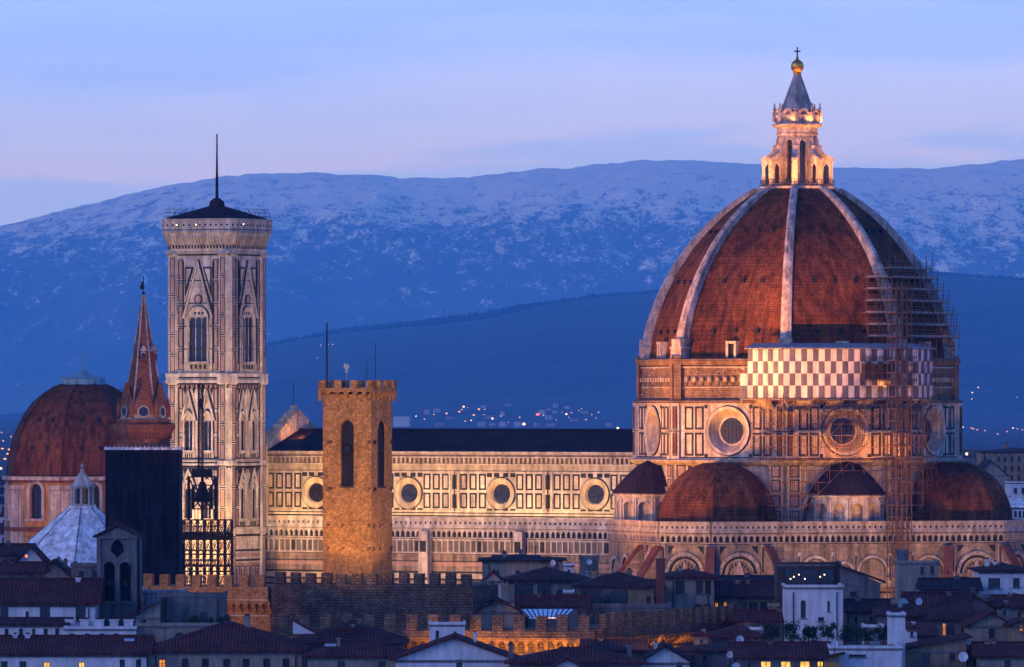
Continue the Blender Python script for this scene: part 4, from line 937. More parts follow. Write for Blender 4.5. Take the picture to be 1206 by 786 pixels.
for i in range(8):
    m_ = Vector(P[i]).lerp(Vector(P[(i+1) % 8]), .5); d = m_.normalized(); u = Vector((-d.y, d.x))
    for q in (-2.2, 2.2):
        for f, z in ((.8, zc_(497)), (.93, zc_(530))): c = d*(RC*f*.925*1.0+.1)+u*q*f; W = Wall(mb, c-u*.35, c+u*.35); W.rect(0, .7, z, z+.9, -.6, .3, 0)
mb.build('dome_lights', ['iron'], ch)['kind'] = 'stuff'
mb = MB(); mb.lathe([(26*kC, zc_(454)), (26*kC, zc_(447)), (24*kC, zc_(446)), (14*kC, zc_(444)), (6*kC, zc_(439)), (.3, zc_(436))], 16, 0, 0, 0, 0); mb.tube((0, 0, zc_(437)), (0, 0, zc_(408)), .09)
for i in range(24): t = i*PI/12; mb.tube((25.5*kC*cos(t), 25.5*kC*sin(t), zc_(447)), (25.5*kC*cos(t), 25.5*kC*sin(t), zc_(443.5)), .05)
for i in range(24): t = i*PI/12; s = t+PI/12; mb.tube((25.5*kC*cos(t), 25.5*kC*sin(t), zc_(443.5)), (25.5*kC*cos(s), 25.5*kC*sin(s), zc_(443.5)), .06)
mb.build('cap', ['copper'], ch)
RB = RC*1.02; P = ngon(8, RB, a8); mb = MB(); mb.prism(ngon(8, RB-.6, a8), 0, zc_(561), 0)
for i in range(8):
    W = Wall(mb, P[i], P[(i+1) % 8]); a = W.L/2; z0, z1 = zc_(610), zc_(569)
    W.holes(0, W.L, 0, zc_(562), [(a-1.6, a+1.6, z0, z1)], 0, .55, 0); W.spandrel(a, 3.2, z1-1.6, z1, -.5, 0, 0)
    W.arch_ring(a, 3.2, z1-1.6, .75, 0, .4, 1); W.rect(a-2.35, a-1.6, z0, z1-1.6, 0, .4, 1); W.rect(a+1.6, a+2.35, z0, z1-1.6, 0, .4, 1); W.rect(a-2.7, a+2.7, z0-.5, z0, 0, .6, 1)
    W.rect(0, W.L, zc_(572.5)-.4, zc_(572.5)+.4, 0, .35, 1) if False else None
    for b0, b1 in ((0, a-3.2), (a+3.2, W.L)): W.rect(b0, b1, zc_(576), zc_(571), 0, .35, 1)
    W.rect(0, W.L, zc_(565), zc_(561)+.05, 0, .8, 1); W.rect(0, W.L, zc_(568), zc_(565), 0, .4, 2)
    for q in (.9, W.L-.9): W.rect(q-.9, q+.9, 0, zc_(577), 0, .3, 1)
    W.rect(a-4.6, a-3.4, 0, zc_(577), 0, .2, 1); W.rect(a+3.4, a+4.6, 0, zc_(577), 0, .2, 1)
    W.rect(0, W.L, zc_(625), zc_(620), .0, .5, 2)
mb.build('drum', ['ochre', 'marb2', 'rust'], ch)
for i in range(8):
    mb = MB(); W = Wall(mb, P[i], P[(i+1) % 8]); a = W.L/2; z0, z1 = zc_(610), zc_(569); W.rect(a-1.6, a+1.6, z0, z1, -.58, -.5, 0)
    W.rect(a-.08, a+.08, z0, z1, -.5, -.42, 1); mb.build('window', ['glass', 'iron'], ch)
# ================================================================ BAPTISTERY: white octagonal pyramid roof
YB_ = 1345; zq = lambda py: WZ(py, YB_); kQ = YB_/F
ba = thing('baptistery', 'octagonal church with a pale stone pyramid roof and a small columned lantern', 'church', (WX(97, YB_), YB_, 0), CROT+R_(4))
RQ = 97*kQ; P = ngon(8, RQ, a8); mb = MB(); mb.prism(ngon(8, RQ-.5, a8), 0, zq(668), 0)
for i in range(8):
    W = Wall(mb, P[i], P[(i+1) % 8]); W.rect(0, W.L, zq(672), zq(668), -.5, .35, 1); W.rect(0, W.L, 0, zq(672), -.4, 0, 0)
    for k in range(6): a = (k+.5)*W.L/6; W.frame(a-.7, a+.7, zq(692), zq(675), .14, 0, .07, 2)
mb.build('wall', ['marble', 'cream', 'green'], ba)
mb = MB(); mb.lathe([(RQ+.3, zq(667)), (17*kQ, zq(598)), (16*kQ, zq(596))], 8, 0, 0, a8, 0)
for k in range(8):
    t = a8+k*PI/4; mb.tube(((RQ+.3)*cos(t), (RQ+.3)*sin(t), zq(667)), (17*kQ*cos(t), 17*kQ*sin(t), zq(598)), .1, 4, mi=1)
mb.build('roof', ['lead', 'grey'], ba)
mb = MB(); mb.lathe([(16*kQ, zq(597)), (16*kQ, zq(594)), (14.5*kQ, zq(593.5))], 8, 0, 0, a8, 0)
for k in range(8):
    t = a8+k*PI/4; mb.lathe([(.22, zq(594)), (.2, zq(577)), (.3, zq(575))], 8, 12.5*kQ*cos(t), 12.5*kQ*sin(t), 0, 0)
mb.lathe([(8*kQ, zq(594)), (8*kQ, zq(575))], 8, 0, 0, a8, 1); mb.lathe([(13.5*kQ, zq(575.5)), (15.5*kQ, zq(574)), (15.5*kQ, zq(572.5)), (12*kQ, zq(571)), (5*kQ, zq(559)), (2*kQ, zq(556)), (3*kQ, zq(554)), (1*kQ, zq(552))], 8, 0, 0, a8, 0)
mb.tube((0, 0, zq(552)), (0, 0, zq(545)), .1); mb.sphere((0, 0, zq(549)), .35, 8, 6)
mb.build('lantern', ['marble', 'glass'], ba)
# ================================================================ BATTLEMENTED PALACE WALLS
def battlement(name, label, px0, px1, Y0, Y1, ym, yt, pitch, mw, mats, corbel=None, cm=0, base=0, thick=1.2, seed=0, rough=.0):
    """a battlemented wall between two plan points; ym merlon tops, yt merlon feet (photo rows at Y0)"""
    random.seed(seed)
    A = Vector((WX(px0, Y0), Y0)); B = Vector((WX(px1, Y1), Y1)); root = thing(name, label, 'palace wall', (A.x, A.y, 0), 0, None)
    A0 = Vector((0, 0)); B0 = B-A; k = Y0/F; zm, zt = WZ(ym, Y0), WZ(yt, Y0)
    mb = MB(); W = Wall(mb, A0, B0); W.rect(0, W.L, base, zt, -9, 0, 0)
    if corbel:
        y0, y1, cp = corbel; z1, z0 = WZ(y0, Y0), WZ(y1, Y0); n = round(W.L/cp); p = W.L/n
        W.rect(0, W.L, z1+.02, zt-.02, 0, 1.0, 0); W.rect(0, W.L, z1, z1+.15, 1.0, 1.12, 1); W.rect(0, W.L, z0-.3, z0-.12, 0, .25, 1)
        for i in range(n+1):
            a = i*p; v = [W.P(a-.22, z0, 0), W.P(a+.22, z0, 0), W.P(a+.22, z1-.65, .95), W.P(a-.22, z1-.65, .95), W.P(a-.22, z1, .95), W.P(a+.22, z1, .95), W.P(a-.22, z1, 0), W.P(a+.22, z1, 0)]
            mb.add(v, [[0, 1, 2, 3], [3, 2, 5, 4], [0, 3, 4, 6], [1, 7, 5, 2]], cm)
            if i < n: W.spandrel(a+p/2, p-.44, z1-.7, z1, .55, .96, cm)
    mb.build('wall', mats, root)
    off = 1.0 if corbel else 0; n = int(W.L//(pitch)); p = W.L/n
    for i in range(n):
        mb = MB(); W = Wall(mb, A0, B0); a = (i+.5)*p+random.uniform(-.05, .05); j = random.uniform(-.08, .08)
        W.poly([(a-mw/2, zt+.004), (a+mw/2, zt+.004), (a+mw/2+random.uniform(-.05, .05), zm+j), (a-mw/2+random.uniform(-.05, .05), zm+j+random.uniform(-.08, .08))], off-.85, off-.02, 0)
        mb.build('merlon', mats, root)
    return root
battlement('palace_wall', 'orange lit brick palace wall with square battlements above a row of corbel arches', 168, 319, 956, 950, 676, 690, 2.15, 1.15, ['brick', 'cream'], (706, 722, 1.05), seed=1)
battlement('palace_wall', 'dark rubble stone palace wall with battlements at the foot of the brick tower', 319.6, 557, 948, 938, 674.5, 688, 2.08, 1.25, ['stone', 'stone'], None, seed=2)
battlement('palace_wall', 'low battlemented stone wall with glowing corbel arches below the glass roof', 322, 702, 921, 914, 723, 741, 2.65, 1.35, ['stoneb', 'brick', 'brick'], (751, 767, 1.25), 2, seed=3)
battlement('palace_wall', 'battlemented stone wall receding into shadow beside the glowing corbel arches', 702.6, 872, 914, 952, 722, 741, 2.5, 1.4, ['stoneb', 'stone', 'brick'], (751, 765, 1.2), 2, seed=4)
# ================================================================ HOUSES
def roof_mesh(kind, w, d, z, h, ov=.7, ang=0):
    """roof solid over local box x -w/2..w/2, y 0..d"""
    mb = MB(); x0, x1, y0, y1 = -w/2-ov, w/2+ov, -ov, d+ov; e = .22; zl_ = z-.02
    if kind == 'flat':
        mb.box(-w/2-.15, w/2+.15, -.15, d+.15, z, z+.22); return mb
    if kind == 'hip':
        if (x1-x0) >= (y1-y0): r = (y1-y0)/2; R = [(x0+r, (y0+y1)/2), (x1-r, (y0+y1)/2)]
        else: r = (x1-x0)/2; R = [((x0+x1)/2, y0+r), ((x0+x1)/2, y1-r)]
        v = [(x0, y0, zl_), (x1, y0, zl_), (x1, y1, zl_), (x0, y1, zl_)]; v += [(x, y, zz+e) for x, y, zz in v]; v += [(R[0][0], R[0][1], z+h), (R[1][0], R[1][1], z+h)]
        f = [[3, 2, 1, 0], [0, 1, 5, 4], [1, 2, 6, 5], [2, 3, 7, 6], [3, 0, 4, 7]]
        f += [[4, 5, 9, 8], [5, 6, 9], [6, 7, 8, 9], [7, 4, 8]] if (x1-x0) >= (y1-y0) else [[4, 5, 8], [5, 6, 9, 8], [6, 7, 9], [7, 4, 8, 9]]
        mb.add(v, f, 0); mb.tube(v[8], v[9], .16, 5); return mb
    if kind == 'side': P = [(y0, zl_), (y1, zl_), (y1, zl_+e), ((y0+y1)/2, z+h+e), (y0, zl_+e)]; v = [(x0, a, b) for a, b in P]+[(x1, a, b) for a, b in P]; rd = ((x0, (y0+y1)/2, z+h+e), (x1, (y0+y1)/2, z+h+e))
    elif kind == 'lean': P = [(y0, zl_), (y1, zl_+h), (y1, zl_+h+e), (y0, zl_+e)]; v = [(x0, a, b) for a, b in P]+[(x1, a, b) for a, b in P]; rd = None
    elif kind == 'gable':
        P = [(x0, zl_-ov*h/(w/2)*.6), (0, z+h-.02), (x1, zl_-ov*h/(w/2)*.6), (x1, zl_+e-ov*h/(w/2)*.6), (0, z+h+e), (x0, zl_+e-ov*h/(w/2)*.6)]; v = [(a, y0, b) for a, b in P]+[(a, y1, b) for a, b in P]; rd = ((0, y0, z+h+e), (0, y1, z+h+e))
    elif kind in ('shedL', 'shedR'):   # shedL: high on the left
        l, r = (h, 0) if kind == 'shedL' else (0, h)
        P = [(x0, zl_+l), (x1, zl_+r), (x1, zl_+r+e), (x0, zl_+l+e)]; v = [(a, y0, b) for a, b in P]+[(a, y1, b) for a, b in P]; rd = None
    n = len(P); mb.add(v, [list(range(n)), list(range(n, 2*n))[::-1]]+[[i, (i+1) % n, n+(i+1) % n, n+i] for i in range(n)], 0)
    if rd: mb.tube(rd[0], rd[1], .17, 5)
    return mb
WK = {'d': ('glass', 'wood'), 's': ('shut', 'wood'), 'y': ('lit', 'wood'), 'o': ('lito', 'wood'), 'b': ('skyl', 'wood')}
def house(label, px0, px1, ye, Y, d, kind, yr, wall='plaster', roof='tile', wins=(), chim=(), rz=0, cat='house', name='house', ov=.7, parts=(), skylights=(), antenna=()):
    """front wall between photo columns px0, px1 with its eave at row ye, at depth Y; yr: ridge row; wins: (cx, y0, y1, width px, kind)"""
    if not wins and name == 'house' and px1-px0 > 16 and wall != 'corr':
        rs = random.Random(label+'w'); n = max(1, int((px1-px0)/rs.uniform(11, 17))); g = (px1-px0)/n
        wins = [(px0+(i+.5)*g+rs.uniform(-2, 2), ye+4.5, ye+4.5+rs.uniform(6, 8.5), rs.uniform(3.6, 5), rs.choice('sdds')) for i in range(n) if rs.random() < .8]
    k = Y/F; pc = (px0+px1)/2; w = (px1-px0)*k/cos(R_(rz)); z = WZ(ye, Y); h = max(.02, (ye-yr)*k*.93)
    root = thing(name, label, cat, (WX(pc, Y), Y, 0), R_(rz)); X = lambda px: (px-pc)*k/cos(R_(rz)); Z = lambda py: WZ(py, Y)
    mb = MB(); W = Wall(mb, (-w/2, 0), (w/2, 0)); hs = []
    for cx, y0, y1, ww, kd in wins:
        hs.append((X(cx)+w/2-ww*k/2, X(cx)+w/2+ww*k/2, Z(y1), Z(y0)))
    W.holes(0, w, 0, z, hs, 0, .28, 0)
    mb.add([(-w/2, d, 0), (w/2, d, 0), (w/2, d, z), (-w/2, d, z), (-w/2, 0, 0), (w/2, 0, 0), (w/2, 0, z), (-w/2, 0, z)], [[1, 0, 3, 2], [0, 4, 7, 3], [5, 1, 2, 6], [7, 6, 2, 3]], 0)
    if kind == 'gable':
        for y in (0, d): mb.add([(-w/2, y, z), (w/2, y, z), (0, y, z+h-.03)], [[0, 1, 2]], 0)
    if kind == 'side':
        for x in (-w/2, w/2): mb.add([(x, 0, z), (x, d, z), (x, d/2, z+h-.03)], [[0, 1, 2]], 0)
    if kind == 'lean':
        for x in (-w/2, w/2): mb.add([(x, 0, z), (x, d, z), (x, d, z+h-.03)], [[0, 1, 2]], 0)
        mb.add([(-w/2, d, z), (w/2, d, z), (w/2, d, z+h-.03), (-w/2, d, z+h-.03)], [[0, 1, 2, 3]], 0)
    if kind in ('shedL', 'shedR'):
        x = -w/2 if kind == 'shedL' else w/2
        for y in (0, d): mb.add([(-w/2, y, z), (w/2, y, z), (x, y, z+h-.03)], [[0, 1, 2]], 0)
        mb.add([(x, 0, z), (x, d, z), (x, d, z+h-.03), (x, 0, z+h-.03)], [[0, 1, 2, 3]], 0)
    if kind == 'flat':
        W.rect(-.1, w+.1, z-.02, z+.55, -.3, .12, 0)
        mb.box(-w/2-.1, -w/2+.2, .32, d, z-.02, z+.55); mb.box(w/2-.2, w/2+.1, .32, d, z-.02, z+.55)
    if kind not in ('flat',):
        W.rect(0, w, z-.35, z-.05, 0, .12, 1)
    for q in (1.0, w-.8):
        if len(wins) > 2: mb.tube(W.P(q, 0, .12), W.P(q, z-.4, .12), .07, 5, mi=2)
    wo = mb.build('wall', [wall, 'grey', 'iron'], root)
    for (a, b, c, e), (cx, y0, y1, ww, kd) in zip(hs, wins):
        mb = MB(); W = Wall(mb, (-w/2, 0), (w/2, 0)); m = WK[kd.lower()]
        if kd.isupper(): W.spandrel((a+b)/2, b-a, e-(b-a)/2, e, -.25, -.005, 2)
        W.rect(a, b, c, e, -.32, -.22, 0); W.frame(a, b, c, e, .07, -.22, -.14, 1); W.rect((a+b)/2-.035, (a+b)/2+.035, c+.07, e-.07, -.22, -.15, 1)
        if e-c > 1.2: W.rect(a+.07, b-.07, c+(e-c)*.6, c+(e-c)*.6+.05, -.22, -.16, 1)
        wd = mb.build('window', list(m)+[wall], root)
        mb = MB(); W = Wall(mb, (-w/2, 0), (w/2, 0)); W.rect(a-.12, b+.12, c-.14, c-.01, 0, .2, 0); mb.build('sill', ['grey'], wd)
    rf = roof_mesh(kind, w, d, z, h, ov).build('roof', [roof if kind != 'flat' else 'grey'], root)
    if not chim and kind in ('hip', 'side', 'gable') and w > 5:
        rs = random.Random(label); chim = [(px0+(px1-px0)*rs.uniform(.15, .85), yr-rs.uniform(3, 6), yr+2, rs.uniform(3.5, 5.5)) for _ in range(rs.choice((1, 1, 2)))]
        if not antenna and rs.random() < .6: antenna = ((px0+(px1-px0)*rs.uniform(.2, .8), yr-rs.uniform(9, 16)),)
    for px, yt, yb, ww in chim:
        mb = MB(); c = X(px); y = d*.45; hw = ww*k/2; zb_, zt_ = Z(yb)-1.2, Z(yt)
        mb.box(c-hw, c+hw, y-hw, y+hw, zb_, zt_-.35, 0); mb.box(c-hw-.12, c+hw+.12, y-hw-.12, y+hw+.12, zt_-.35, zt_-.2, 0); mb.box(c-hw*.7, c+hw*.7, y-hw*.7, y+hw*.7, zt_-.2, zt_, 1)
        mb.build('chimney', [wall, 'tile'], rf)
    for px, py, ww, hh in skylights:
        f = min(.9, max(.05, (ye-py)/max(1, ye-yr))); y = f*d/2; zz = z+.22+h*f; s = h/(d/2); c = X(px); q = ww*k/2; g = hh*k
        mb = MB(); v = [(c-q, y-g, zz-g*s), (c+q, y-g, zz-g*s), (c+q, y+g, zz+g*s), (c-q, y+g, zz+g*s)]; mb.add([(a, b-.1, e+.28) for a, b, e in v]+v, [[0, 1, 2, 3], [4, 5, 1, 0], [5, 6, 2, 1], [6, 7, 3, 2], [7, 4, 0, 3]], 0); mb.build('skylight', ['skyl'], rf)
    for px, yt in antenna:
        mb = MB(); c = X(px); y = d*.5; mb.tube((c, y, z), (c, y, Z(yt)), .035); zz = Z(yt)-.15
        mb.tube((c-.9, y, zz), (c+.5, y, zz), .025)
        for q in range(6): mb.tube((c-.85+q*.25, y-.3+q*.02, zz), (c-.85+q*.25, y+.3-q*.02, zz), .018); mb.tube((c-.85+q*.25, y, zz-.25), (c-.85+q*.25, y, zz+.25), .018)
        mb.build('antenna', ['iron'], rf)
    return root
wr = lambda xs, y0, y1, w, kd: [(x, y0, y1, w, kd) for x in xs]
# --- left side
house('long white house with a low red roof and two yellow lit windows', -30, 172, 771, 884, 13, 'side', 752, 'white', 'tile', wr((5, 27), 779, 791, 8, 'd')+[(55, 780, 791, 8, 'y'), (96, 780, 790, 7, 'y')]+wr((144, 163), 777, 790, 6, 'd'), chim=((14, 747, 755, 5), (29, 747, 755, 6)), skylights=((150, 758, 12, 1.5),))
house('long pale house whose row of windows holds one orange lit window', 174, 356, 768, 886, 20, 'hip', 731, 'plaster', 'tile', [(191, 777, 789, 8, 'o')]+wr((218, 242, 267, 290, 314, 337), 776, 789, 8, 's'), antenna=((190, 742),))
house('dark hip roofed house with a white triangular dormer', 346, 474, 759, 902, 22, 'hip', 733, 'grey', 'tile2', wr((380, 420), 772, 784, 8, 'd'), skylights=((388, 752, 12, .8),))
house('low house with a broad red roof and a small blue skylight beside the white gable', 362, 486, 774, 878, 14, 'hip', 757, 'plaster', 'tile', wr((402, 450), 779, 790, 9, 'd'), skylights=((388, 764, 13, .8),), antenna=((420, 750),))
house('white house with three square dark windows and a long dark red roof', -30, 112, 712, 916, 16, 'side', 684, 'white', 'tile', [(5, 714, 732, 10, 'd'), (32, 720, 731, 4, 'D'), (53, 715, 731, 12, 'd'), (95, 715, 731, 12, 'd')])
house('low white wing under a narrow tile strip, left of the arched parapet', -30, 76, 736, 908, 6, 'lean', 730, 'white', 'tile2', (), chim=())
house('white terrace house with a row of dark arches under stout parapet posts', 76, 160, 743, 904, 11, 'flat', 743, 'white', 'tile', wr((85, 102.5, 120, 137), 746, 757, 10, 'D'), chim=((80, 729, 743, 11), (97, 729, 743, 10), (114, 729, 743, 11), (132, 729, 743, 10), (149, 729, 743, 11)))
house('stained pale terrace house with arches and potted plants by the brick wall', 160, 268, 739, 906, 10, 'flat', 739, 'plaster', 'tile', wr((212, 230), 745, 757, 13, 'D'), ov=.2)
house('stained grey rooftop room with three dark round arches', 186, 264, 703, 919, 9, 'flat', 703, 'grey', 'tile', wr((195, 217, 240), 721, 733, 9, 'D'))
house('small stepped white gable wall next to the stained rooftop room', 160, 188, 727, 915, 6, 'shedR', 704, 'plaster', 'tile2', [(170, 728, 742, 5, 'd')])
house('flat roofed shed of grey corrugated sheet behind the bell gable', 168, 217, 700, 930, 8, 'flat', 700, 'corr', 'corr', ())
house('cream gabled house wall with a red roof before the white pyramid roof', 38, 86, 683, 985, 13, 'gable', 661, 'plaster', 'tile2', (), chim=((66, 657, 664, 4), (74, 659, 666, 5)))
house('small cottage with a red roof and two little windows at the far left edge', -20, 30, 655, 1010, 10, 'side', 643, 'grey', 'tile2', wr((6, 16), 659, 667, 5, 'd'))
house('tiny white gabled house beside the red brake light glow', 22, 50, 661, 1000, 9, 'gable', 643, 'white', 'tile', (), antenna=((31, 632),))
house('dark roofed low house left of the bell gable with small windows', 84, 122, 668, 975, 10, 'flat', 668, 'grey', 'tile2', wr((96, 112), 673, 684, 6, 'd'))
house('dark red roofed house filling the gap below the pale gable', -30, 46, 676, 960, 12, 'side', 665, 'grey', 'tile', ())
# --- centre
house('white house with stained walls and a broad gable at the bottom edge', 466, 604, 777, 872, 14, 'gable', 750, 'white', 'tile', [(541, 772, 790, 7, 'd')])
house('pale blue rooftop cabin on top of the white stained gable house', 506, 547, 738, 890, 7, 'flat', 738, 'white', 'tile', wr((515,), 743, 752, 4, 'd'))
house('dark red roofed house at the bottom edge between two white gables', 600, 756, 782, 866, 12, 'hip', 764, 'grey', 'tile', (), chim=((602, 758, 770, 5), (742, 760, 771, 5)))
house('little white gabled dormer house poking through the dark red roof', 652, 684, 787, 858, 6, 'gable', 776, 'white', 'tile', ())
house('white gabled house with a long dark roof near the bottom edge', 756, 812, 780, 876, 16, 'gable', 761, 'white', 'tiled', [(800, 777, 790, 7, 'd')])
house('dark low roof stretching left from the white gabled house', 690, 757, 768, 888, 12, 'side', 757, 'grey', 'tiled', ())
house('long pale house with a flat dark roof in front of the marble nave', 568, 662, 661, 1065, 14, 'hip', 655, 'plaster', 'tiled', wr((585, 610, 640), 672, 684, 6, 's'))
house('small dark roofed upper storey on the long pale house', 584, 632, 657, 1075, 8, 'hip', 653.5, 'grey', 'tiled', ())
house('cream villa with an open dark loggia and two arches', 598, 690, 685, 985, 15, 'hip', 668, 'plaster', 'tile2', [(617, 688, 708, 22, 'd'), (641, 688, 708, 16, 'd')]+wr((660, 676), 694, 714, 10, 'D'))
house('slim square rooftop turret with one pale blue window and a dish', 683, 705, 659, 1005, 5, 'flat', 659, 'grey', 'tile2', [(692, 671, 683, 7, 'b')])
house('brown hip roofed house with a deep dark loggia beside the tall chimney', 680, 778, 692, 968, 16, 'hip', 674, 'tan', 'tile2', [(712, 695, 716, 56, 'd'), (764, 703, 715, 5, 'd'), (774, 703, 715, 5, 'd')], chim=((700, 672, 682, 6), (742, 671, 680, 7)))
house('cream hip roofed house with tall shuttered windows right of the tall chimney', 784, 841, 681, 972, 13, 'hip', 671, 'plaster', 'tile', [(801, 684, 699, 11, 's'), (824, 684, 699, 8, 's'), (834, 684, 699, 7, 's'), (822, 712, 724, 8, 's'), (833, 712, 724, 8, 's')])
house('low house with a maroon roof and two orange lit doorways', 842, 914, 704, 976, 14, 'side', 688, 'tan', 'tile', [(844, 710, 719, 4, 'o'), (854, 709, 724, 4, 'o')]+wr((874, 887, 901), 709, 724, 11, 'd'))
house('plain low house with a lean dark roof behind the maroon roof', 836, 920, 690, 1010, 10, 'side', 681, 'grey', 'tiled', (), chim=((881, 676, 686, 5),))
house('small white gabled cottage between the dark wall and the loggia villa', 572, 590, 684, 1000, 8, 'gable', 674, 'white', 'tile', [(580, 684, 692, 5, 'd')])
house('small gabled house with two dark openings above the low battlements', 563, 612, 720, 940, 9, 'gable', 708, 'plaster', 'tile2', wr((577, 600), 711, 722, 13, 'd'))
house('dark red roof wedged between the loggia villa and the low battlements', 612, 690, 716, 944, 9, 'side', 704, 'grey', 'tile', ())
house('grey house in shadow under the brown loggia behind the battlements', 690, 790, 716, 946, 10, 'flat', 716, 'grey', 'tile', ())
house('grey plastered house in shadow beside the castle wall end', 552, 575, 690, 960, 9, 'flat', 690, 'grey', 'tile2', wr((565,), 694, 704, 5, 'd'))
# --- right
house('square white tower house with a narrow arched window under a glazed loggia', 925, 993, 694, 930, 10, 'flat', 694, 'white', 'tile', [(946, 707, 728, 6, 'D'), (976, 708, 720, 3, 'd'), (967, 727, 732, 7, 'd')])
house('dark glazed rooftop loggia with a thin flat roof and small lamps inside', 915, 990, 667, 950, 10, 'flat', 665.5, 'wood', 'tiled', [(931, 670, 690, 20, 'd'), (953, 670, 690, 20, 'd'), (975, 670, 690, 18, 'd')], ov=.9)
house('grey house with a blank sloping side wall beside the dark loggia', 990, 1037, 687, 948, 12, 'shedL', 664, 'grey', 'tiled', [(1005, 697, 703, 8, 's')])
house('long maroon roofed house with four bright yellow windows in a row', 872, 974, 776, 872, 12, 'side', 760, 'grey', 'tile', wr((902, 925.5, 948), 779, 787, 12, 'y')+[(966, 779, 786, 7, 'y')])
house('white house with a flat terrace at the bottom edge by the white chimney house', 978, 1062, 766, 870, 14, 'flat', 765, 'white', 'tile', [(1010, 771, 774, 20, 's')])
house('slim tall white house standing like a chimney above the terrace', 1048, 1066, 727, 884, 6, 'flat', 726, 'white', 'tile', [(1056, 758, 763, 3, 'd')])
house('ochre side wall at the bottom edge right of the yellow lit windows', 972, 988, 776, 868, 9, 'shedR', 770, 'ochre', 'tile2', ())
house('wide house with a broad maroon roof and a grey gable to its right', 1072, 1142, 731, 925, 16, 'side', 700, 'grey', 'tile2', wr((1120,), 735, 748, 9, 'D')+[(1112, 734, 749, 4, 'o'), (1135, 735, 746, 5, 'd')])
house('grey plastered house with a pointed gable behind the broad maroon roof', 1122, 1172, 718, 940, 13, 'gable', 701, 'grey', 'tile2', (), chim=((1149, 692, 708, 5),))
house('pale gabled house with a tall narrow window on the right', 1142, 1192, 737, 912, 12, 'gable', 722, 'plaster', 'tile', [(1168, 731, 752, 7, 's')])
house('stone house with a red shed roof and one tall dark doorway', 1066, 1138, 766, 886, 12, 'shedR', 750, 'tan', 'tile', [(1090, 769, 790, 10, 'd'), (1122, 770, 778, 6, 's')])
house('small house with a red roof at the bottom right corner', 1154, 1230, 774, 880, 12, 'side', 760, 'plaster', 'tile', [(1187, 778, 789, 8, 'd')])
house('white hip roofed villa with two dark windows in front of the right apse', 1153, 1216, 673, 1010, 12, 'hip', 664, 'white', 'tile2', [(1171, 681, 693, 14, 'd'), (1197, 681, 692, 8, 'd')])
house('grey flat topped block with rooftop boxes and two windows before the apse', 1058, 1106, 665, 1040, 10, 'flat', 664, 'plaster', 'tile', [(1086, 668, 676, 4, 'd'), (1098, 667, 676, 4, 'd')])
house('small pale rooftop cabin on the grey flat topped block', 1057, 1070, 652, 1045, 4, 'flat', 648, 'grey', 'tile', ())
house('tan house with a small orange lit window at the right edge', 1192, 1240, 737, 905, 10, 'gable', 727, 'tan', 'tile2', [(1203, 735, 744, 4, 'o')])
house('low dark roof with a bright white ledge beneath the glass pyramid', 1036, 1080, 726, 925, 9, 'side', 717, 'grey', 'tile2', ())
house('long dark green roofed building at the foot of the right apse', 1090, 1152, 696, 1000, 12, 'side', 684, 'grey', 'tiled', ())
house('dark house with a blank wall under the white hip roofed villa', 1140, 1200, 705, 965, 10, 'flat', 704, 'grey', 'tile2', ())
house('low maroon roofed house behind the slim white house', 1000, 1050, 722, 935, 11, 'side', 709, 'plaster', 'tile2', (), chim=((1012, 704, 714, 5),))
house('grey house with a lean roof under the terrace shrubs', 900, 1050, 768, 900, 12, 'flat', 757, 'grey', 'tile2', ())
house('small white cottage with a square dark window below the maroon roof', 1018, 1040, 741, 908, 6, 'flat', 735, 'white', 'tile', [(1032, 738, 744, 7, 'd')])
house('low house with a red lean roof in front of the tan stone house', 1066, 1100, 750, 905, 8, 'lean', 738, 'plaster', 'tile', ())
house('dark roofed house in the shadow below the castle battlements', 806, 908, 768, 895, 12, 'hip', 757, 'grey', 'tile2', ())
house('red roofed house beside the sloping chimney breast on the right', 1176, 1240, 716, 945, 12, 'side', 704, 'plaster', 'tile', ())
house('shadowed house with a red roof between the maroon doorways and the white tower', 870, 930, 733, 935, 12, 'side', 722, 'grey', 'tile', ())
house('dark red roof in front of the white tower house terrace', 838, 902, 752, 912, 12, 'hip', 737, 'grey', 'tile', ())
for lb, px0, px1, ye, Y, kind, yr, wl in (
    ('small pale rooftop room on the dark roof below the glass pyramid', 1052, 1064, 712, 930, 'flat', 712, 'plaster'),
    ('little white rooftop room with a red cap beside the grey pointed gable', 1104, 1120, 708, 938, 'hip', 702, 'white'),
    ('little cream rooftop room behind the pale gabled house on the right', 1176, 1190, 716, 935, 'hip', 710, 'plaster'),
    ('pale stair turret on the roofs left of the white tower house', 906, 918, 716, 942, 'flat', 716, 'plaster'),
    ('small white rooftop room above the red roof near the yellow windows', 884, 898, 744, 915, 'flat', 744, 'white'),
    ('small grey rooftop room with a red cap above the dark hip roof', 818, 834, 750, 905, 'hip', 744, 'plaster'),
    ('tiny white rooftop room at the edge of the brown loggia roof', 664, 676, 700, 958, 'flat', 700, 'white'),
    ('narrow pale rooftop room beside the long pale house before the nave', 664, 676, 668, 1050, 'flat', 668, 'white'),
    ('low pale rooftop room on the broad dark hip roof at the bottom', 404, 420, 744, 905, 'hip', 738, 'plaster'),
    ('small white rooftop room by the stone house with the dark doorway', 1140, 1152, 762, 892, 'flat', 762, 'white'),
    ('small cream rooftop room at the bottom edge between the white gables', 694, 708, 776, 870, 'flat', 776, 'plaster'),
    ('pale rooftop room with a red cap right of the slim white house', 1068, 1080, 741, 900, 'hip', 735, 'white')):
    house(lb, px0, px1, ye, Y, 4, kind, yr, wl, 'tile', [((px0+px1)/2, ye+3, ye+8.5, 3.6, 'd')], chim=(((px0*.3+px1*.7), yr-4, yr+1, 3),), ov=.35)
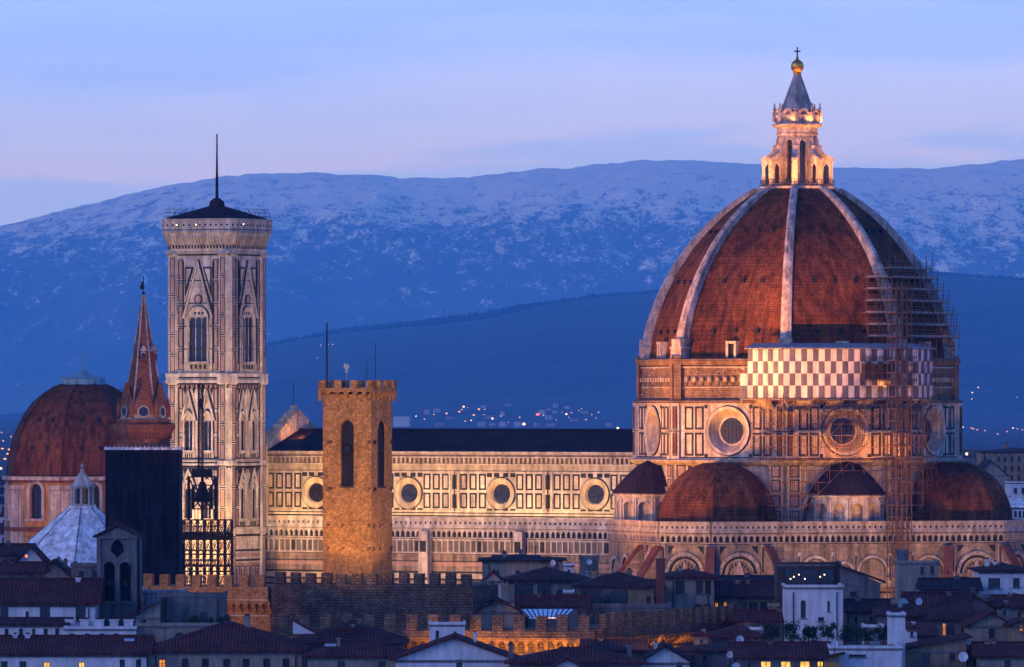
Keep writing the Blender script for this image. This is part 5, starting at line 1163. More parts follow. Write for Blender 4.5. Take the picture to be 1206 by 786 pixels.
# tall free standing chimney
st = thing('chimney_stack', 'tall reddish brick chimney stack standing between two hip roofed houses', 'chimney', (WX(778, 960), 960, 0))
kk = 960/F; mb = MB(); mb.box(-5.2*kk, 5.2*kk, 0, 1.2, 0, WZ(660, 960)); mb.build('shaft', ['rust'], st)
mb = MB(); mb.box(-5.8*kk, 5.8*kk, -.08, 1.28, WZ(660, 960)+.003, WZ(658, 960)); mb.build('cap', ['rust'], st)
# white triangular dormer wall
mb = MB(); kk = 893/F; W = Wall(mb, (-13*kk, 0), (13*kk, 0)); W.poly([(0, 0), (26*kk, 0), (0, 14.5*kk)], -2, 0, 0); W.poly([(-.3, 14.7*kk), (0, 14.5*kk+.05), (26*kk, .05), (26*kk+.3, .1), (0, 15.9*kk)][::-1], -2.1, .15, 1)
o = mb.build('dormer_wall', ['white', 'tile'], None); o.location = (WX(358, 893), 893, WZ(746.5, 893)); tag(o, 'white triangular dormer wall rising from the dark hip roof', 'dormer')
# bell gable
YG = 925; zg = lambda py: WZ(py, YG); kg = YG/F
bg_ = thing('bell_gable', 'old grey stone bell gable with paired arched openings and a small red roof', 'bell gable', (WX(138, YG), YG, 0), R_(-8))
w = 49*kg; mb = MB(); W = Wall(mb, (-w/2, 0), (w/2, 0)); c = w/2
hs = [(c-1.75, c-.3, zg(708), zg(662)), (c+.3, c+1.75, zg(708), zg(662)), (c-.85, c+.85, zg(657), zg(634))]
W.holes(0, w, 0, zg(632), hs, 0, 1.0, 0)
for h in hs[:2]: W.spandrel((h[0]+h[1])/2, h[1]-h[0], h[3]-.72, h[3], -.9, 0, 0); W.arch_ring((h[0]+h[1])/2, h[1]-h[0], h[3]-.72, .16, 0, .12, 0)
W.spandrel(c, 1.7, zg(657)+1.0, hs[2][3], -.9, 0, 0, True); W.poly([(c-.85, zg(657)), (c, zg(657)), (c-.85, zg(650))], -.9, 0, 0); W.poly([(c, zg(657)), (c+.85, zg(657)), (c+.85, zg(650))], -.9, 0, 0)
W.arch_ring(c, 1.7, zg(657)+1.0, .2, 0, .12, 0, True)
W.poly([(0, zg(632)), (w, zg(632)), (c, zg(621))], -3, 0, 0)
mb.box(-w/2+.01, w/2-.01, 1.02, 1.2, 0, zg(632)-.01, 1); mb.box(-w/2, w/2, 1.22, 3.0, 0, zg(632)-.01, 0)  # black sheet imitates the dark seen through the openings
W.rect(.1, .55, zg(735), zg(634), 0, .2, 0); W.rect(w-.55, w-.1, zg(735), zg(634), 0, .2, 0); W.rect(0, w, zg(712), zg(709), 0, .3, 0); W.rect(-.15, w+.15, zg(634.5), zg(632), 0, .35, 0); W.rect(0, w, 0, zg(735), 0, .5, 0)
mb.build('wall', ['grey', 'net'], bg_)
mb = roof_mesh('gable', w, 3.0, zg(632), (632-619)*kg, .45); mb.build('roof', ['tile2'], bg_)
for h in hs[:2]:
    mb = MB(); mb.lathe([(.5, 0), (.46, .1), (.32, .45), (.26, .7), (.05, .82)], 12, 0, 0, 0, 0); b_ = mb.build('bell', ['iron'], bg_); b_.location = (-w/2+(h[0]+h[1])/2, .55, zg(690))
# glass roof over the courtyard behind the battlements
gl = thing('glass_roof', 'pale blue glass lean roof with white bars behind the low battlements', 'glass roof', (WX(647, 926), 926, WZ(727.5, 926)))
kk = 926/F; mb = MB(); a, b = -33*kk, 30*kk; mb.add([(a+1, 0, 0), (b-1.2, 0, 0), (b, 6, 10.5*kk*.8), (a, 6, 10.5*kk*.8), (a+1, 0, -.15), (b-1.2, 0, -.15), (b, 6, 10.5*kk*.8-.15), (a, 6, 10.5*kk*.8-.15)], [[0, 1, 2, 3], [7, 6, 5, 4], [0, 4, 5, 1], [1, 5, 6, 2], [2, 6, 7, 3], [3, 7, 4, 0]], 0); mb.build('glazing', ['skyl'], gl)
mb = MB()
for i in range(11): t = i/10; mb.tube((a+1+(b-a-2.2)*t, -.05, .04), (a+(b-a)*t, 6, 10.5*kk*.8+.04), .07, 4)
mb.build('glazing_bars', ['iron'], gl)
# glass pyramid on the right
mb = MB(); kk = 930/F; mb.lathe([(14*kk, 0), (14*kk, .3), (13*kk, .32), (.25, 14*kk)], 4, 0, 0, PI/4+.3, 0); py = thing('roof_lantern', 'grey blue glass pyramid roof light beside the satellite dish', 'roof light', (WX(1064, 930), 930, WZ(719, 930)))
mb.build('glazing', ['copper'], py)
mb = MB(); mb.prism(ngon(4, 13.5*kk, PI/4+.3), -2.2, -.02); mb.build('curb', ['white'], py)
# satellite dishes
def dish(label, px, py, Y, r, yaw):
    root = thing('satellite_dish', label, 'satellite dish', (WX(px, Y), Y, WZ(py, Y)), R_(yaw), 'satellite dishes on the roofs')
    k = Y/F; R = r*k; mb = MB(); rings = []
    for t in (0, .35, .7, 1.0): rings.append([(R*t*cos(2*PI*i/20), -.35*R*(t*t), R*t*sin(2*PI*i/20)) for i in range(20)])
    vs = [p for q in rings[1:] for p in q]+[(0, .02, 0)]; fs = [[60, i, (i+1) % 20] for i in range(20)]+[[k_*20+i, k_*20+(i+1) % 20, k_*20+20+(i+1) % 20, k_*20+20+i] for k_ in (0, 1) for i in range(20)]
    mb.add(vs, fs, 0); mb.build('reflector', ['dish'], root)
    mb = MB(); mb.tube((0, -.1, -R*.95), (0, -R*1.1, -.1), .03); mb.sphere((0, -R*1.1, -.05), .08, 8, 6); mb.build('arm', ['iron'], root)
    mb = MB(); mb.tube((0, .12, 0), (0, .12, -R-1.6), .05, 6); mb.build('pole', ['iron'], root)
dish('white satellite dish on the roof slope below the orange doorways', 871, 753, 900, 4.6, 12)
dish('white satellite dish on the low dark roof left of the yellow windows', 860, 771, 880, 4.2, -10)
dish('white satellite dish beside the terrace shrubs above the white flat house', 983, 758, 868, 4.2, 8)
dish('large white satellite dish on the wall of the tan stone house', 1135, 773.5, 878, 6, -20)
dish('white satellite dish next to the glass pyramid roof light', 1081.5, 708.5, 924, 4.4, 25)
dish('round dish on the slim rooftop turret before the nave', 694, 662, 1003, 3.2, 0)
dish('white satellite dish cut off by the bottom edge below the dark roof', 866, 785, 868, 4.8, 15)
dish('small white dish on the long pale house before the nave', 652, 663, 1064, 3.5, -30)
# terrace shrubs
def shrub(label, px, py, Y, wpx, hpx, seed):
    random.seed(seed); k = Y/F; w, h = wpx*k, hpx*k; root = thing('shrub', label, 'shrub', (WX(px, Y), Y, WZ(py, Y)), 0, 'shrubs on the roof terraces')
    mb = MB()
    blobs = [(random.uniform(-.35, .35)*w, random.uniform(-.3, .3)*w, random.uniform(.3, 1.0)*h, random.uniform(.1, .26)*w) for _ in range(12)]
    for _ in range(800):
        bx, by, bz, br = random.choice(blobs); d = Vector((random.gauss(0, 1), random.gauss(0, 1), random.gauss(0, 1))).normalized()*br*random.uniform(.3, 1.5); c = Vector((bx, by, max(bz+d.z, .25)))+Vector((d.x, d.y, 0)); s = random.uniform(.08, .2)
        u = Vector((random.gauss(0, 1), random.gauss(0, 1), random.gauss(0, 1))).normalized()*s; v = u.orthogonal().normalized()*s*.6
        mb.add([c-u, c+v, c+u, c-v], [[0, 1, 2, 3]], 0)
    mb.build('foliage', ['plant'], root)
    mb = MB(); mb.tube((0, 0, 0), (0, 0, h*.6), .07, 6, .03)
    for _ in range(5): mb.tube((0, 0, h*random.uniform(.15, .4)), (random.uniform(-.35, .35)*w, random.uniform(-.2, .2)*w, h*random.uniform(.6, .85)), .035, 4)
    mb.build('stem', ['wood'], root)
    mb = MB(); mb.lathe([(.28, -.45), (.38, 0), (.42, .02), (.42, .1), (.34, .1)], 12, 0, 0, 0, 0); mb.build('pot', ['terracotta'], root)
for i, (lb, px, py, w, h) in enumerate((('bushy shrub leftmost on the terrace below the white tower house', 909, 756, 24, 19), ('round shrub below the arched window of the white tower house', 932, 757, 22, 20), ('loose shrub below the middle of the white tower house wall', 953, 757, 20, 16), ('tall bushy shrub right of the white tower house wall', 975, 757, 22, 22), ('broad shrub on the terrace above the white flat house', 1000, 757, 26, 17), ('dark shrub in the middle of the terrace hedge', 1021, 757, 24, 15), ('dark shrub rightmost on the terrace beside the slim white house', 1040, 757, 18, 17))):
    shrub(lb, px, py, 903 if i % 2 else 905, w, h, i+20)
for i, (lb, px, py, w, h) in enumerate((('potted shrub against the stained rooftop room', 228, 738, 12, 11), ('small potted shrub by the black drainpipe of the stained room', 247, 738, 10, 9), ('drooping shrub at the right corner of the stained terrace', 264, 736, 16, 9), ('dark vine shrub before the deep brown loggia', 716, 717, 22, 9), ('dark vine shrub below the two arches of the loggia villa', 655, 716, 20, 8))):
    shrub(lb, px, py, 908 if px < 300 else 950, w, h, i+40)
# ================================================================ GROUND, HILLS AND MOUNTAINS
def grid(name, xs, ys, zf, mat, label=None):
    vs = [(x, y, zf(x, y)) for y in ys for x in xs]; nx = len(xs); fs = []
    for j in range(len(ys)-1):
        for i in range(nx-1): a = j*nx+i; fs.append([a, a+1, a+nx+1, a+nx])
    mb = MB(); mb.add(vs, fs, 0); o = mb.build(name, [mat], None, True); o['kind'] = 'structure'; return o
M['ground'] = M_('dark_ground', (.045, .045, .05), .95, .4, .01, 0)
mb = MB(); mb.add([(-13900, -50, 0), (13900, -50, 0), (13900, 61400, 0), (-13900, 61400, 0)], [[0, 1, 2, 3]]); g = mb.build('ground', ['ground']); g['kind'] = 'structure'
def ip(tab, x): return float(np.interp(x, [t[0] for t in tab], [t[1] for t in tab]))
def sm(t): t = min(1, max(0, t)); return t*t*(3-2*t)
RH_ = [(-400, 520), (0, 494), (60, 487), (130, 468), (200, 446), (260, 425), (316, 410), (400, 394), (480, 386), (560, 377), (620, 365), (700, 352), (760, 348), (860, 338), (960, 332), (1095, 325), (1150, 329), (1206, 333), (1500, 345)]
DS = 4.0
HY0, HY1 = 4300.0*DS, 7200.0*DS
def hill_z(x, y):
    px = 603+x*F/max(y, 1); top = 55+(HY-ip(RH_, px))*HY1/F
    t = (y-HY0)/(HY1-HY0)
    if t > 1: return top-(t-1)*top*1.2
    base = top*(.30*sm(t*1.6)+.70*sm((t-.15)/.85))
    return max(-5, base+28*noise.noise((x*.00045, y*.00045, 3))*sm(t*3)+10*noise.noise((x*.0017, y*.0017, 5))*sm(t*3))
xs = np.linspace(-7000, 7000, 380); xs = [float(v) for v in xs]
def forest(name, dark, light, sc):
    m = M_(name, dark, .95, .4, sc, 0, speck=0); return m
M['wood'] = M['wood']; M['hill'] = M_('hill_woodland', (.04, .05, .036), 1, .6, .004, 0, speck=.0)
grid('hill', xs, [float(v) for v in np.linspace(HY0, 32000, 130)], hill_z, 'hill')
# woodland canopy along the hill's upper slopes and crest: one mass of crowns
random.seed(11); mb = MB()
def crown(x, y, z, r, h):
    a = random.uniform(0, 2); P = [(x+r*cos(a+i*2*PI/5)*random.uniform(.8, 1.1), y+r*sin(a+i*2*PI/5), z+h*random.uniform(.25, .4)) for i in range(5)]
    mb.add(P+[(x+random.uniform(-.2, .2)*r, y, z+h), (x, y, z-1)], [[0, 1, 5], [1, 2, 5], [2, 3, 5], [3, 4, 5], [4, 0, 5], [1, 0, 6], [2, 1, 6], [3, 2, 6], [4, 3, 6], [0, 4, 6]], 0)
for _ in range(11000):
    y = HY1-abs(random.gauss(0, 1900)); px = random.uniform(-20, 1230); x = (px-603)*y/F; d = noise.noise((x*.0016, y*.0016, 9))
    if y < HY1-600-1300*max(0, d+.1): continue
    crown(x, y, hill_z(x, y), random.uniform(11, 22), random.uniform(7, 19)*(1.5 if random.random() < .04 else 1))
M['woods'] = M_('woodland_crowns', (.022, .032, .024), 1, .5, .02, 0)
o = mb.build('woods', ['woods']); tag(o, None, None, None, 'stuff')
RM = [(-400, 330), (0, 270), (100, 246), (200, 223), (250, 215), (300, 210), (390, 209), (470, 213), (560, 212), (640, 203), (720, 196), (800, 193), (880, 196), (960, 200), (1050, 204), (1130, 200), (1206, 192), (1500, 170)]
MY0, MY1 = 38000.0, 58000.0
def fb(x, y, o): return noise.fractal((x, y, o), .9, 2.1, 6)
def mount_z(x, y):
    px = 603+x*F/y; top = 55+(HY-ip(RM, px))*MY1/F; t = (y-MY0)/(MY1-MY0)
    top += (17*noise.noise((x*.0045, 3.3, y*.0004))+11*noise.noise((x*.013, 1.2, y*.001)))*sm((t-.5)*2.2)
    if t > 1: return top*(1-(t-1)*1.4)+10*fb(x*.0013, y*.0013, 8)
    s = sm(t)**.85; n = 140*fb(x*.00031, y*.0002, 1)+105*(1-2*abs(noise.noise((x*.0009, y*.0003, 2))))+60*(1-2*abs(noise.noise((x*.0021, y*.0006, 6))))+42*fb(x*.0016, y*.0010, 4)
    return max(-5, top*s+n*sm(t*3)*(1-sm((t-.38)/.5)*.93))
m = bpy.data.materials.new('snowy_mountain'); m.use_nodes = True; t_ = m.node_tree; n_ = t_.nodes; l_ = t_.links; p_ = n_['Principled BSDF']; p_.inputs['Roughness'].default_value = .95
tc_ = n_.new('ShaderNodeTexCoord'); sx = n_.new('ShaderNodeSeparateXYZ'); l_.new(tc_.outputs['Object'], sx.inputs[0])
def tn(sc, det, rg=.6, stretch=(1, 1, 1)):
    mp_ = n_.new('ShaderNodeMapping'); mp_.inputs['Scale'].default_value = stretch; l_.new(tc_.outputs['Object'], mp_.inputs[0])
    x = n_.new('ShaderNodeTexNoise'); x.inputs['Scale'].default_value = sc; x.inputs['Detail'].default_value = det; x.inputs['Roughness'].default_value = rg; l_.new(mp_.outputs[0], x.inputs[0]); return x.outputs[0]
def ma(op, a, b):
    x = n_.new('ShaderNodeMath'); x.operation = op
    for i, q in enumerate((a, b)):
        if isinstance(q, (int, float)): x.inputs[i].default_value = q
        else: l_.new(q, x.inputs[i])
    return x.outputs[0]
def mrng(a, f0, f1, t0, t1):
    x = n_.new('ShaderNodeMapRange'); x.interpolation_type = 'SMOOTHSTEP'; l_.new(a, x.inputs[0])
    for i, q in enumerate((f0, f1, t0, t1)): x.inputs[i+1].default_value = q
    return x.outputs[0]
alt = ma('ADD', ma('MULTIPLY', sx.outputs[2], 1/1990), ma('MULTIPLY', ma('SUBTRACT', tn(.0003, 4), .5), .55))
cover = mrng(alt, .2, .88, -.42, .34); crest = mrng(alt, .75, 1.05, 0, .2)                       # snow lies thicker with height
patch = ma('ADD', ma('MULTIPLY', ma('SUBTRACT', tn(.0085, 10, .74, (1, .14, 1)), .5), 2.2), ma('MULTIPLY', ma('SUBTRACT', tn(.04, 6, .75, (1, .14, 1)), .5), 1.5))
snow = mrng(ma('ADD', ma('ADD', cover, crest), ma('MULTIPLY', patch, 1.15)), -.15, .3, 0, 1)
wht = mrng(tn(.05, 5, .8, (1, .14, 1)), .35, .62, 0, 1)
mixw = n_.new('ShaderNodeMix'); mixw.data_type = 'RGBA'; l_.new(wht, mixw.inputs[0]); mixw.inputs[6].default_value = (.74, .75, .79, 1); mixw.inputs[7].default_value = (.98, .98, .98, 1)
mixs = n_.new('ShaderNodeMix'); mixs.data_type = 'RGBA'; l_.new(snow, mixs.inputs[0]); mixs.inputs[6].default_value = (.035, .04, .045, 1); l_.new(mixw.outputs[2], mixs.inputs[7])
l_.new(mixs.outputs[2], p_.inputs['Base Color'])
M['mount'] = m
grid('mountain', [float(v) for v in np.linspace(-13000, -5200, 120)][:-1]+[float(v) for v in np.linspace(-5200, 5200, 560)]+[float(v) for v in np.linspace(5200, 13000, 120)][1:], [float(v) for v in np.linspace(MY0, MY1, 200)]+[59000., 61000.], mount_z, 'mount')
# ================================================================ FAR TOWN
fw = [M_('far_wall_pale', (.42, .40, .40), .9, .2, .1, 0), M_('far_wall_tan', (.36, .26, .20), .9, .2, .1, 0), M_('far_wall_pink', (.40, .25, .21), .9, .2, .1, 0)]
fr = [M['tile'], M['tile2'], M['tiled']]
def far_house(w, d, h, kind, wm, rm, floors):
    mb = MB(); mb.box(-w/2, w/2, 0, d, -6, h, 0)
    W = Wall(mb, (-w/2, 0), (w/2, 0)); n = max(2, int(w/3.4))
    for f in range(floors):
        z = h-2.6-f*3.2
        for k in range(n): a = (k+.5)*w/n; W.rect(a-.6, a+.6, z, z+1.6, 0, .05, 2)
    W = Wall(mb, (w/2, 0), (w/2, d)); n = max(2, int(d/3.4))
    for f in range(floors):
        z = h-2.6-f*3.2
        for k in range(n): a = (k+.5)*d/n; W.rect(a-.6, a+.6, z, z+1.6, 0, .05, 2)
    r = roof_mesh(kind, w, d, h, 2.6 if kind != 'flat' else 0, .6); b = len(mb.v); mb.v += r.v; mb.f += [[i+b for i in f] for f in r.f]; mb.m += [1]*len(r.f)
    me = mb.build('far_house', [wm, rm, M['glass']]); d_ = me.data; bpy.data.objects.remove(me); return d_
random.seed(5)
protos = [far_house(random.uniform(12, 26), random.uniform(10, 14), random.uniform(8, 18), random.choice(('hip', 'side', 'gable', 'flat')), fw[i % 3], fr[i % 3], 3) for i in range(10)]
def far(label, px, Y, z, rz, me, group, s=1):
    o = bpy.data.objects.new('far_house', me); COL.objects.link(o); o.location = (WX(px, Y), Y, z); o.rotation_euler = (0, 0, rz); o.scale = (s, s, s)
    return tag(o, label, 'house', group)
# plain beyond the cathedral, seen to the right of the apse and at the far left
for i in range(86):
    Y = random.uniform(1480, 4300); px = random.uniform(1122, 1240)
    far('hazy far town house among many on the plain right of the apse', px, Y, 0, random.uniform(-.5, .5), random.choice(protos), 'far houses right of the apse')
for i in range(30):
    Y = random.uniform(1750, 4300); px = random.uniform(-30, 60)
    far('hazy far town house among many behind the chapel dome', px, Y, 0, random.uniform(-.5, .5), random.choice(protos), 'far houses behind the chapel dome')
def slope_Y(px, py):
    for Y in range(int(HY0)+20, int(HY1), 30):
        if WZ(py, Y) <= hill_z((px-603)*Y/F, Y): return float(Y)
    return HY1-300
for i in range(26):
    px = random.gauss(640, 75) if i % 3 else random.uniform(470, 745); py = random.uniform(478, 512)
    if not 460 < px < 760: continue
    Y = slope_Y(px, py); far('hazy small house in the far village on the wooded slope', px, Y, hill_z(WX(px, Y), Y)-1, random.uniform(-.6, .6), random.choice(protos), 'houses of the far village', .8)
# two larger blocks one can tell apart
kk = 4400/F
house('pale hazy hospital like slab far behind the nave roof', 463, 482, 491, 17100, 60, 'flat', 491, 'white', 'tile', (), name='far_block', cat='block', ov=.2)
house('pinkish apartment block beyond the apse with rows of windows', 1156, 1240, 533, 2300, 24, 'hip', 527, 'tan', 'tile2', wr(range(1160, 1216, 8), 538, 544, 3.4, 's')+wr(range(1160, 1216, 8), 549, 555, 3.4, 's')+wr(range(1160, 1216, 8), 560, 566, 3.4, 's'), name='apartment_block', cat='block')
house('grey warehouse with a rounded gable behind the right apse dome', 1148, 1186, 560, 1900, 26, 'gable', 542, 'plaster', 'tiled', (), name='warehouse', cat='warehouse')
house('low dark block left of the pinkish apartment block', 1126, 1158, 531, 2500, 20, 'flat', 531, 'grey', 'tiled', wr(range(1130, 1156, 6), 535, 539, 2.5, 's'), name='apartment_block', cat='block')
house('white house with a snowy roof and three windows beside the right apse dome', 1186, 1222, 598, 1560, 14, 'hip', 588, 'white', 'lead', wr((1196, 1201, 1206), 602, 609, 3, 's'))
house('long low grey block beside the white house with a snowy roof', 1180, 1222, 623, 1500, 14, 'flat', 622, 'grey', 'tile2', (), name='warehouse', cat='warehouse')
house('pale flat roofed block behind the white house with a snowy roof', 1188, 1222, 570, 1800, 14, 'flat', 570, 'white', 'tile2', wr((1196, 1205), 575, 581, 4, 's'))
# street lamps of the far town
def lamp_mesh(r, mat, h=5):
    mb = MB(); mb.tube((0, 0, 0), (0, 0, h), .1, 4, mi=1); mb.sphere((0, 0, h+r*.6), r, 8, 6, 0); o = mb.build('street_lamp', [mat, 'iron']); d_ = o.data; bpy.data.objects.remove(o); return d_
lamps = {(c, s): lamp_mesh(s, c) for c in ('lamp', 'lampw', 'lampr') for s in (.3, .55, .8, 1.1, 1.5, 1.2, 1.8, 2.7, 3.8)}
def lamp(px, py, c='lamp', s=.8, Y=None):
    if Y is None: s = {.55: 1.2, .8: 1.8, 1.1: 2.7, 1.5: 3.8}[s]
    Y = Y or slope_Y(px, py); x = WX(px, Y); z = WZ(py, Y)-5
    o = bpy.data.objects.new('street_lamp', lamps[(c, s)]); COL.objects.link(o); o.location = (x, Y-2, z); return o
def plain_lamp(px, py, c, s):
    Y = 49*F/(py-HY); o = lamp(px, py, c, .8, Y); k = s*.75*Y/3900/.8; o.scale = (k, k, 1); o.location.z = 0; return o
random.seed(9)
VL = [(490, 491), (500, 494.5), (511, 489), (515, 504), (519, 504), (526, 488, 1.1), (533, 491), (541, 486, 1.1), (546, 480, 1.1), (544, 483), (548, 497), (551, 481), (555, 496), (558, 490, 1.1), (564, 483, 1.1), (570, 489), (580, 494, 1.1), (590, 491), (599, 498), (571, 483), (667, 489, 1.1), (673, 487), (670, 492), (682, 484), (685, 482), (697, 489), (702, 493), (662, 486), (612, 492), (640, 490), (655, 495), (690, 495), (705, 486), (652, 487)]
for i, v in enumerate(VL):
    tag(lamp(v[0], v[1], 'lamp' if i % 4 else 'lampw', v[2] if len(v) > 2 else random.choice((.55, .8))), 'tiny warm street lamp glowing in the far village on the slope', 'street lamp', 'lamps of the far village')
for v in [(378, 407), (387, 406.5), (392, 406), (374, 422), (635, 489)]:
    tag(lamp(v[0], v[1], 'lampw', .55), 'tiny faint lamp on the dark wooded hillside', 'street lamp', 'lamps on the wooded hill')
tag(lamp(633, 489.5, 'lampr', 1.5), 'red glowing sign light in the middle of the far village', 'lamp')
tag(lamp(617, 501, 'lampw', 1.5), 'bright white street lamp just above the middle of the nave roof', 'street lamp')
lamps[('tall', 0)] = lamp_mesh(.3, 'lampw', 49)
o = lamp(727.5, 505, 'tall', 0, 1700); o.location.z = 0
tag(o, 'brightest lamp at the right end of the nave roof near the drum', 'street lamp')
for px, py, c, s in [(1134, 503, 'lampw', .8), (1144, 504, 'lamp', .8), (1146.5, 505, 'lamp', .8), (1151, 506, 'lamp', .8), (1160, 507, 'lamp', .55), (1193, 504, 'lampw', .8), (1198, 505, 'lamp', .55), (1204, 506, 'lamp', .55), (1186, 508, 'lamp', .55), (1175, 511, 'lamp', .55)]:
    tag(plain_lamp(px, py, c, s), 'tiny street lamp in the row on the plain right of the apse', 'street lamp', 'lamps on the plain right of the apse')
for px, py in ((1144.5, 471), (1152, 457), (1198, 469), (1145, 463)):
    tag(lamp(px, py, 'lampw', .8), 'tiny white lamp on the dark hillside right of the drum', 'street lamp', 'lamps on the hillside right of the drum')
for px, py, c, s in [(3, 528, 'lamp', 1.1), (11, 529, 'lamp', 1.1), (6, 540, 'lamp', 1.1), (1, 551, 'lampw', 1.1), (4, 519, 'lamp', .55), (13, 514, 'lamp', .55), (2, 509, 'lamp', .55), (9, 534, 'lamp', .8)]:
    tag(plain_lamp(px, py, c, s), 'tiny warm street lamp left of the chapel dome', 'street lamp', 'lamps left of the chapel dome')
mb = MB(); mb.tube((0, 0, -45), (0, 0, 0), .09, 6, mi=1); mb.sphere((0, 0, .2), .25, 10, 8); o = mb.build('street_lamp', ['lampw', 'iron']); o.location = (WX(1138.5, 1400), 1400, WZ(536, 1400)); tag(o, 'bright warm lamp beside the drum ledge over the right apse dome', 'lamp')
mb = MB(); mb.tube((0, 0, -7), (0, 0, 0), .04, 6, mi=1); mb.sphere((0, 0, .1), .2, 10, 8); o = mb.build('warning_lamp', ['lampr', 'iron']); o.location = (WX(31, 990), 990, WZ(656, 990)); tag(o, 'small red lamp among the cottages before the white pyramid roof', 'lamp')
# lamps under the dark loggia
for i, px in enumerate((931, 935, 941, 948, 966, 971)):
    mb = MB(); mb.tube((0, 0, 0), (0, 0, .8), .02, 4, mi=1); mb.sphere((0, 0, 0), .1, 8, 6, 0); o = mb.build('pendant_lamp', ['lampw', 'iron']); o.location = (WX(px, 948.9), 948.9, WZ(682-(i % 3)*2.5, 948.9)); tag(o, 'tiny white lamp glinting in the dark glazed rooftop loggia', 'lamp', 'lamps in the dark loggia')
# ================================================================ FLOODLIGHTS (real fittings where the photo shows them lit)
def fitting(label, x, y, z, rz, local=True):
    p = CW(x, y, z) if local else (x, y, z); root = thing('floodlight', label, 'floodlight', p, rz+(CROT if local else 0), 'floodlights on the aisle roof')
    mb = MB(); mb.box(-.5, .5, -.3, .25, .35, 1.0); mb.build('housing', ['terracotta'], root)
    mb = MB(); mb.box(-.42, .42, .253, .28, .42, .93); mb.build('lens', ['lamp'], root)
    mb = MB(); mb.box(-.55, -.505, -.08, .08, -.1, .8); mb.box(.505, .55, -.08, .08, -.1, .8); mb.box(-.6, .6, -.2, .2, -.16, -.1); mb.build('bracket', ['iron'], root)
WARM = (1, .48, .07); ORNG = (1, .36, .07); DEEP = (1, .37, .06); NAVEC = (1, .55, .15); PALE = (1, .72, .44)
for i, x in enumerate((-94, -84.5, -75, -66, -57, -47.5, -38.5, -29.5)):
    fitting('%s floodlight on the aisle roof, lighting the nave wall' % ('terracotta coloured',), x, -17.2, 34.35, 0)
    spot('nave_floodlight', CW(x, -16.6, 35.2), CW(x, -10.4, 40.0), 4200, NAVEC, 150, .8, .4)
for x in (-96, -70, -46): spot('aisle_floodlight', CW(x, -52, 22), CW(x+2, -20, 30), 46000, (1, .50, .11), 75, .9, .6)
# apse and drum
for x, y, z, tx, ty, tz, pw, col, an_ in ((-30, -66, 20, -8, -34, 31, 27000, WARM, 70), (12, -64, 19, 4, -40, 28, 25000, WARM, 80), (40, -46, 17, 24, -22, 30, 30000, WARM, 85), (62, -30, 18, 38, -8, 29, 24000, WARM, 80),
    (-44, -84, 24, -4, -24, 52, 200000, DEEP, 44), (-70, -62, 24, -12, -22, 54, 115000, DEEP, 40), (-52, -100, 22, -2, -20, 66, 680000, DEEP, 27), (52, -52, 24, 14, -18, 58, 60000, DEEP, 46)):
    spot('church_floodlight', CW(x, y, z), CW(tx, ty, tz), pw, col, an_, .8, .8)
for an_ in (-130, -85, -40, 5, 50): spot('lantern_floodlight', CW(11.5*cos(R_(an_)), 11.5*sin(R_(an_)), 90.6), CW(2*cos(R_(an_)), 2*sin(R_(an_)), 99), 10500, (1, .37, .06), 70, .8, .2)
W_ = Wall(MB(), V8(27.8)[6], V8(27.8)[7])
for s_, pw in ((2.5, 1000), (8, 1900), (13.5, 1900), (19, 2200)):
    p = W_.P(s_, 46.2, 5.0); q = W_.P(s_, 52, 0); spot('scaffold_lamp', CW(*p), CW(*q), pw, (1, .36, .07), 150, .9, .4)
p = W_.P(17, 58.2, 4.6); spot('scaffold_lamp', CW(*p), CW(*W_.P(14, 60, 2)), 500, (1, .36, .07), 150, .9, .4)
spot('church_floodlight', CW(30, -105, 22), CW(12, -28, 63), 900000, DEEP, 17, .9, .8)
spot('gable_lamp', CW(-95, -5, 49.2), CW(-101, -2, 52), 1500, ORNG, 140, .8, .2)
# bell tower
TWp = lambda x, y, z: (TX+cos(CROT)*x-sin(CROT)*y, TY+sin(CROT)*x+cos(CROT)*y, z)
for x, y, z, tz, pw, an_ in ((-12, -34, 18, 38, 60000, 70), (10, -32, 18, 42, 60000, 70), (34, -10, 36, 44, 32000, 90), (-6, -60, 22, 72, 110000, 40), (50, -14, 36, 70, 46000, 50)):
    spot('tower_floodlight', TWp(x, y, z), TWp(0, -4, tz), pw, (1, .60, .22), an_, .8, .6)
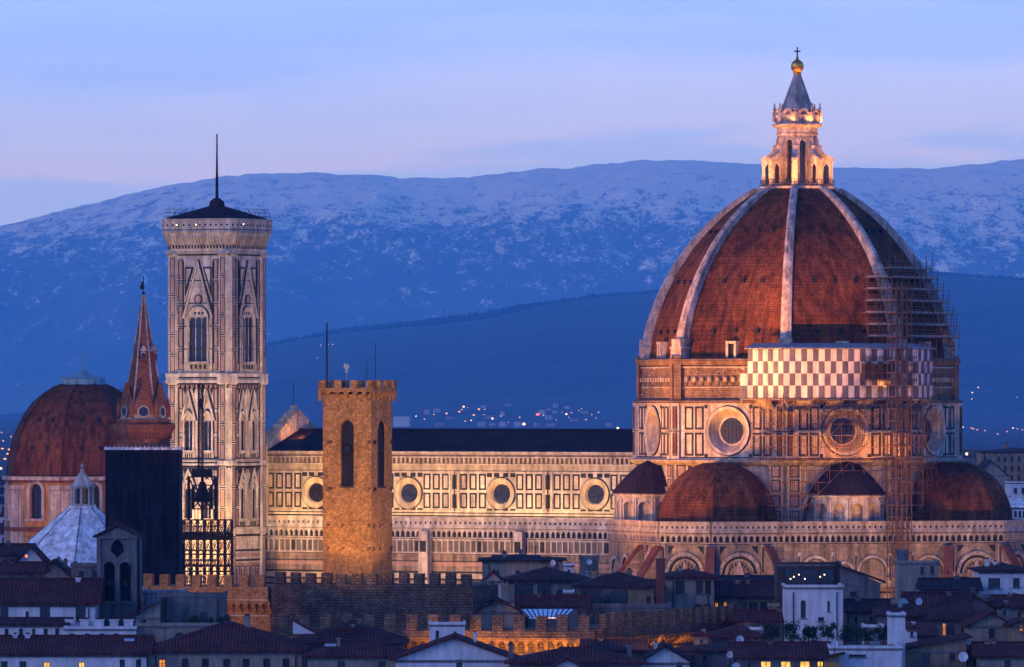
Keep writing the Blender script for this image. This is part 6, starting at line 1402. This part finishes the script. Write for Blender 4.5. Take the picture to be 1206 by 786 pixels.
# brick tower and palace walls
for px, Y, z, pw, tz, an_ in ((345, 951, 33, 5200, 42, 70), (500, 948, 33, 6000, 42, 70), (335, 880, 36, 145000, 45.5, 25), (505, 880, 36, 118000, 45.5, 25)):
    spot('castle_floodlight', (WX(px, Y), Y, z), (WX(421, 957), 957, tz), pw, (1, .46, .04), an_, .5, .5)
for px in (180, 225, 275): spot('wall_floodlight', (WX(px, 938), 938, 25), (WX(px+8, 955), 955, 31), 1900, (1, .38, .09), 100, .8, .4)
for px in (470, 500, 530, 552, 575, 605, 632, 660, 686): spot('corbel_lamp', (WX(px, 911.5), 911.5, WZ(772, 911)), (WX(px, 916), 916, WZ(758, 915)), 1300, (1, .42, .07), 75, .8, .2)
for px, Y in ((715, 915), (745, 922), (775, 928), (800, 934)): spot('corbel_lamp', (WX(px, Y-2), Y-2, WZ(770, Y)), (WX(px, Y+2), Y+2, WZ(758, Y)), 900, (1, .42, .07), 75, .8, .2)
for px, pw in ((590, 4500), (660, 5500), (760, 5500)): spot('battlement_floodlight', (WX(px, 884), 884, 27.5), (WX(px, 918), 918, 28), pw, (1, .42, .08), 75, .9, .5)
for px in (410, 445, 520, 548): spot('court_lamp', (WX(px, 944), 952, 26), (WX(px, 948), 949.5, 33), 260, (1, .45, .10), 120, .8, .3)
# chapel
spot('chapel_floodlight', (WX(-10, 1490), 1490, 24), (WX(75, 1556), 1556, 46), 60000, (1, .40, .1), 40, .9, .5)
spot('spire_lamp', (WX(330, 945), 945, 34), (WX(170, 985), 985, 59.5), 42000, (1, .46, .2), 25, .7, .5)
for an_ in (-120, -75, -30, 15): spot('lantern_floodlight', CW(4.3*cos(R_(an_)), 4.3*sin(R_(an_)), 102.9), CW(.6*cos(R_(an_)), .6*sin(R_(an_)), 110.5), 560, ORNG, 110, .9, .15)
spot('chapel_floodlight', (WX(20, 1510), 1510, 18), (WX(60, 1550), 1550, 34), 8000, (1, .42, .10), 80, .8, .5)
spot('chapel_floodlight', (WX(-15, 1520), 1520, 22), (WX(20, 1550), 1550, 36), 6000, (1, .36, .10), 70, .8, .5)
# ================================================================ HAZE
hm = bpy.data.materials.new('evening_haze'); hm.use_nodes = True; ht = hm.node_tree
for n in list(ht.nodes): ht.nodes.remove(n)
ho = ht.nodes.new('ShaderNodeOutputMaterial'); hv = ht.nodes.new('ShaderNodeVolumePrincipled'); ht.links.new(hv.outputs[0], ho.inputs['Volume'])
hv.inputs['Color'].default_value = (.13, .48, 1, 1); hv.inputs['Absorption Color'].default_value = (1, 1, 1, 1); hv.inputs['Density'].default_value = 3.3e-5; hv.inputs['Anisotropy'].default_value = 0
mb = MB(); mb.box(-14000, 14000, -60, 61500, -8, 2080); hz = mb.build('haze', [hm]); hz['kind'] = 'stuff'
